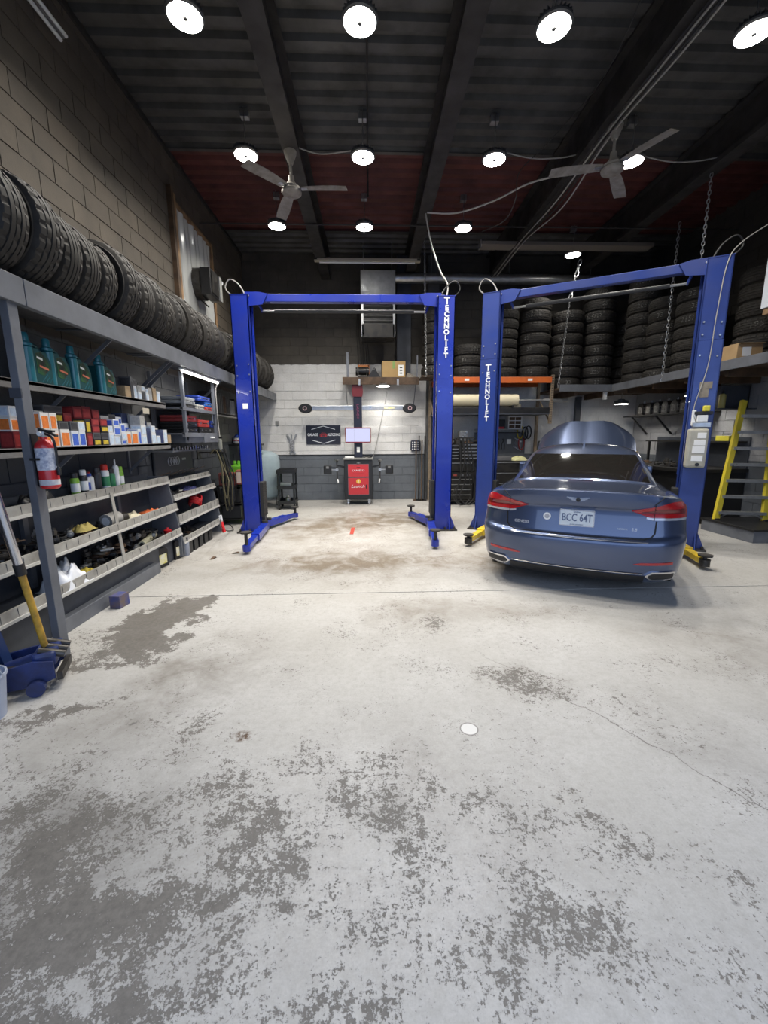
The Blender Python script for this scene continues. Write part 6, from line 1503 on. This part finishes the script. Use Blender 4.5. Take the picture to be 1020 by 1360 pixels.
cst = thing('chest_stand', 'black stand carrying the tool chests under the pallet rack', 'stand', (0, 0, 0)); MB().box(1.64, 2.55, 9.18, 9.70, .622, .738).build('stand_body', M_BLKMET, cst); MB().box(2.34, 2.55, 9.20, 9.70, .12, .622).build('stand_side', M_BLACK, cst); MB().box(1.64, 2.55, 9.18, 9.70, .08, .118).build('stand_base', M_BLKMET, cst)
for x in (1.70, 2.48):
    for y in (9.24, 9.64): MB().cyl((x-.02, y, .04), (x+.02, y, .04), .04, n=12).build('caster', M_RUBBER, cst, True)
for k in range(4): MB().box(1.72+k*.15, 1.80+k*.15, 9.176, 9.181, .66, .70).build('badge', mat('dull_red_badge', (.25, .05, .04), .5) if k < 2 else M_STEEL, cst)
chest(2.60, 4.02, 9.30, 0.0, .98, 4, 'long black tool bench half hidden behind the sedan')
tag(MB().box(-.28, .28, -.16, .16, 0, .10, None, .02).build('grey_tray', mat('tray_grey', (.10, .10, .105), .5), None, False, (2.95, 9.5, .981)), 'long dark plastic tray on the black tool bench', 'tray')
cloth(3.44, 9.52, .981, .20, .13, .10, mat('pale_yellow', (.60, .58, .30), .7), 'pale yellow folded sheet on the black tool bench', 'cloth', 33)
pg = thing('pegboard', 'grey pegboard with hanging tools above the black tool bench', 'pegboard', (3.10, YB-.02, 1.0)); MB().box(-.55, .70, -.02, .0, 0, .62).build('board', mat('peg_grey', (.14, .15, .17), .5, 0, (.10, .11, .12), 6, .5), pg)
MB().box(-.50, .55, -.10, -.02, .60, .63).build('peg_shelf', M_BLKMET, pg)
def hang(name, label, cat, x, z, mb, m): return tag(mb.build(name, m, None, True, (x, YB-.055, z)), label, cat)
for k in range(3): hang('hanging_pliers', 'black handled pliers hanging on the pegboard', 'pliers', 3.0+k*.13, 1.42, MB().tube(crom([(-.03, 0, -.20), (-.035, 0, -.10), (0, 0, .0), (.02, 0, .05)], 4), .010, 6).tube(crom([(.03, 0, -.20), (.035, 0, -.10), (0, 0, .0), (-.02, 0, .05)], 4), .010, 6), M_BLACK)['group'] = 'pliers on the pegboard'
hang('switch_plate', 'white switch box on the pegboard', 'switch', 3.40, 1.40, MB().box(-.05, .05, -.02, .02, -.06, .06, None, .006), M_WHITE)
for k in range(6): hang('hanging_wrench', 'steel wrench hanging on the pegboard', 'wrench', 3.52+k*.035, 1.50-.02*k, MB().bar((0, 0, -.22), (0, 0, 0), .018, .008).cyl((0, -.006, .0), (0, .006, .0), .022, n=10).cyl((0, -.006, -.22), (0, .006, -.22), .018, n=10), M_CHROME)['group'] = 'wrenches on the pegboard'
for k in range(4):
    hang('cable_coil', ('yellow cable coil hanging on the rack post side', 'black cable coil beside the yellow coil', 'red cable coil under the yellow coil', 'second black cable coil at the rack end')[k], 'cable', (3.66, 3.78, 3.70, 3.86)[k], (1.62, 1.60, 1.36, 1.62)[k], MB().tube([(.07*math.cos(a), -.01*q, .15*math.sin(a)) for q in range(3) for a in [2*PI*i/16 for i in range(16)]], .013, 6), (mat('cable_yellow', (.62, .48, .03), .5), M_CABLE, mat('cable_red', (.35, .03, .03), .5), M_CABLE)[k])
lmp = thing('task_lamp', 'white cone task lamp hanging under the rack', 'lamp', (2.72, 9.35, 1.78)); MB().lathe([(.13, 0), (.12, .012), (.04, .12), (.03, .20), (.0, .205)], 22).build('shade', M_WHITE, lmp, True); MB().cyl((0, 0, .2), (0, 0, .225), .01, n=8).build('cord', M_CABLE, lmp)
pb = thing('parts_organiser', 'small dark drawer organiser on the wall under the rack', 'organiser', (3.45, YB-.16, 1.70)); MB().box(-.16, .16, -.12, .13, 0, .30).build('frame', M_WHITE, pb)
for i in range(3):
    for j in range(2): MB().box(-.14+j*.145, -.01+j*.145, -.128, -.119, .02+i*.09, .09+i*.09).build('organiser_drawer', M_DKWOOD, pb)
oss = thing('organiser_shelf', 'pale shelf strip under the drawer organiser', 'shelf', (3.10, YB-.02, 1.68)); MB().box(-.55, .55, -.28, 0, -.0, .018).build('board', mat('pale_board', (.4, .4, .38), .6), oss)
blk('grinder_case', 'black and red power tool on the pale shelf strip', 'power tool', (3.05, YB-.18, 1.699), (.34, .18, .22), M_BLACK, 0, lambda r: MB().box(-.15, .15, -.095, -.088, .0, .05).build('red_base', M_RED, r))
# engine parts heap on the drawer stacks
for k in range(7):
    nm, me = PP[(4, 2, 0, 4, 7, 5, 2)[k]]; o = place(nm, me, None, (1.78+k*.11, 9.42+.05*(k % 2), 1.362+(.022 if k > 2 else 0)), (0, 0, k*.9)); o.scale = (1.5, 1.5, 1.5); tag(o, 'greasy '+nm.replace('_', ' ')+' on top of the drawer stacks', 'engine part', nm.replace('_', ' ')+' on the drawer stacks')
eb = thing('engine_block', 'dull metal engine part standing on the wide drawer stack', 'engine part', (2.12, 9.46, 1.42)); MB().box(-.10, .10, -.09, .09, 0, .24, None, .02).build('casting', M_ALU, eb)
for k in range(4): MB().cyl((-.06+.04*k, -.09, .05+.05*k), (-.06+.04*k, -.12, .05+.05*k), .022, n=12).build('port', M_GALV, eb, True)
tag(MB().bar((0, 0, 0), (.03, .02, .60), .02, .03).build('wooden_stick', M_WOOD, None, False, (1.80, 9.17, 1.10)), 'pale wooden stick leaning against the drawer stack', 'stick')
pnl = tag(MB().box(-.06, .06, -.03, .03, 0, .42, None, .005).build('flat_board', M_DKGREY, None, False, (1.72, 9.44, 1.362)), 'dark grey flat panel standing behind the blue column', 'panel')
# hoses between the lift columns
for k, (x, d) in enumerate(((2.02, .0), (2.10, .05), (1.94, .1))):
    tag(MB().tube(crom([(x, 8.95, 1.50), (x+.03, 8.92, 1.0), (x-.08+d, 8.9, .55), (x-.14, 8.88, .20+d), (x+.02, 8.86, .06), (x+.22, 8.88, .15), (x+.26, 8.9, .45), (x+.10, 8.94, 1.2), (x+.06, 8.96, 1.5)], 6), .012, 6).build('air_hose', M_CABLE, None, True), 'black air hose looping down between the blue columns', 'hose', 'air hoses between the columns')
hr = thing('hose_peg', 'black peg bar holding the air hoses on the tool chest front', 'peg', (2.05, 8.97, 1.50)); MB().bar((-.15, 0, 0), (.20, 0, 0), .03, .03).bar((0, 0, 0), (0, .26, .0), .03, .03).build('bar', M_BLKMET, hr)
# tall long-handled tools leaning by the pier
for k in range(4):
    x = 1.10+k*.07; tag(MB().cyl((x, 9.86, 0.001), (x+.03, 10.06, 1.45+.1*(k % 2)), .014, n=8).bar((x-.06, 9.86, .02), (x+.06, 9.86, .02), .03, .04).build('long_tool', M_BLKMET if k % 2 else M_DKWOOD, None), 'long handled tool leaning at the pier beside the tool chests', 'tool', 'long tools at the pier')
bottle(1.60, 9.12, .985-.985+0.0, .05, .20, M_WHITE, M_BLACK, 'white bottle on the floor beside the tool chest stand', 'nozzle')
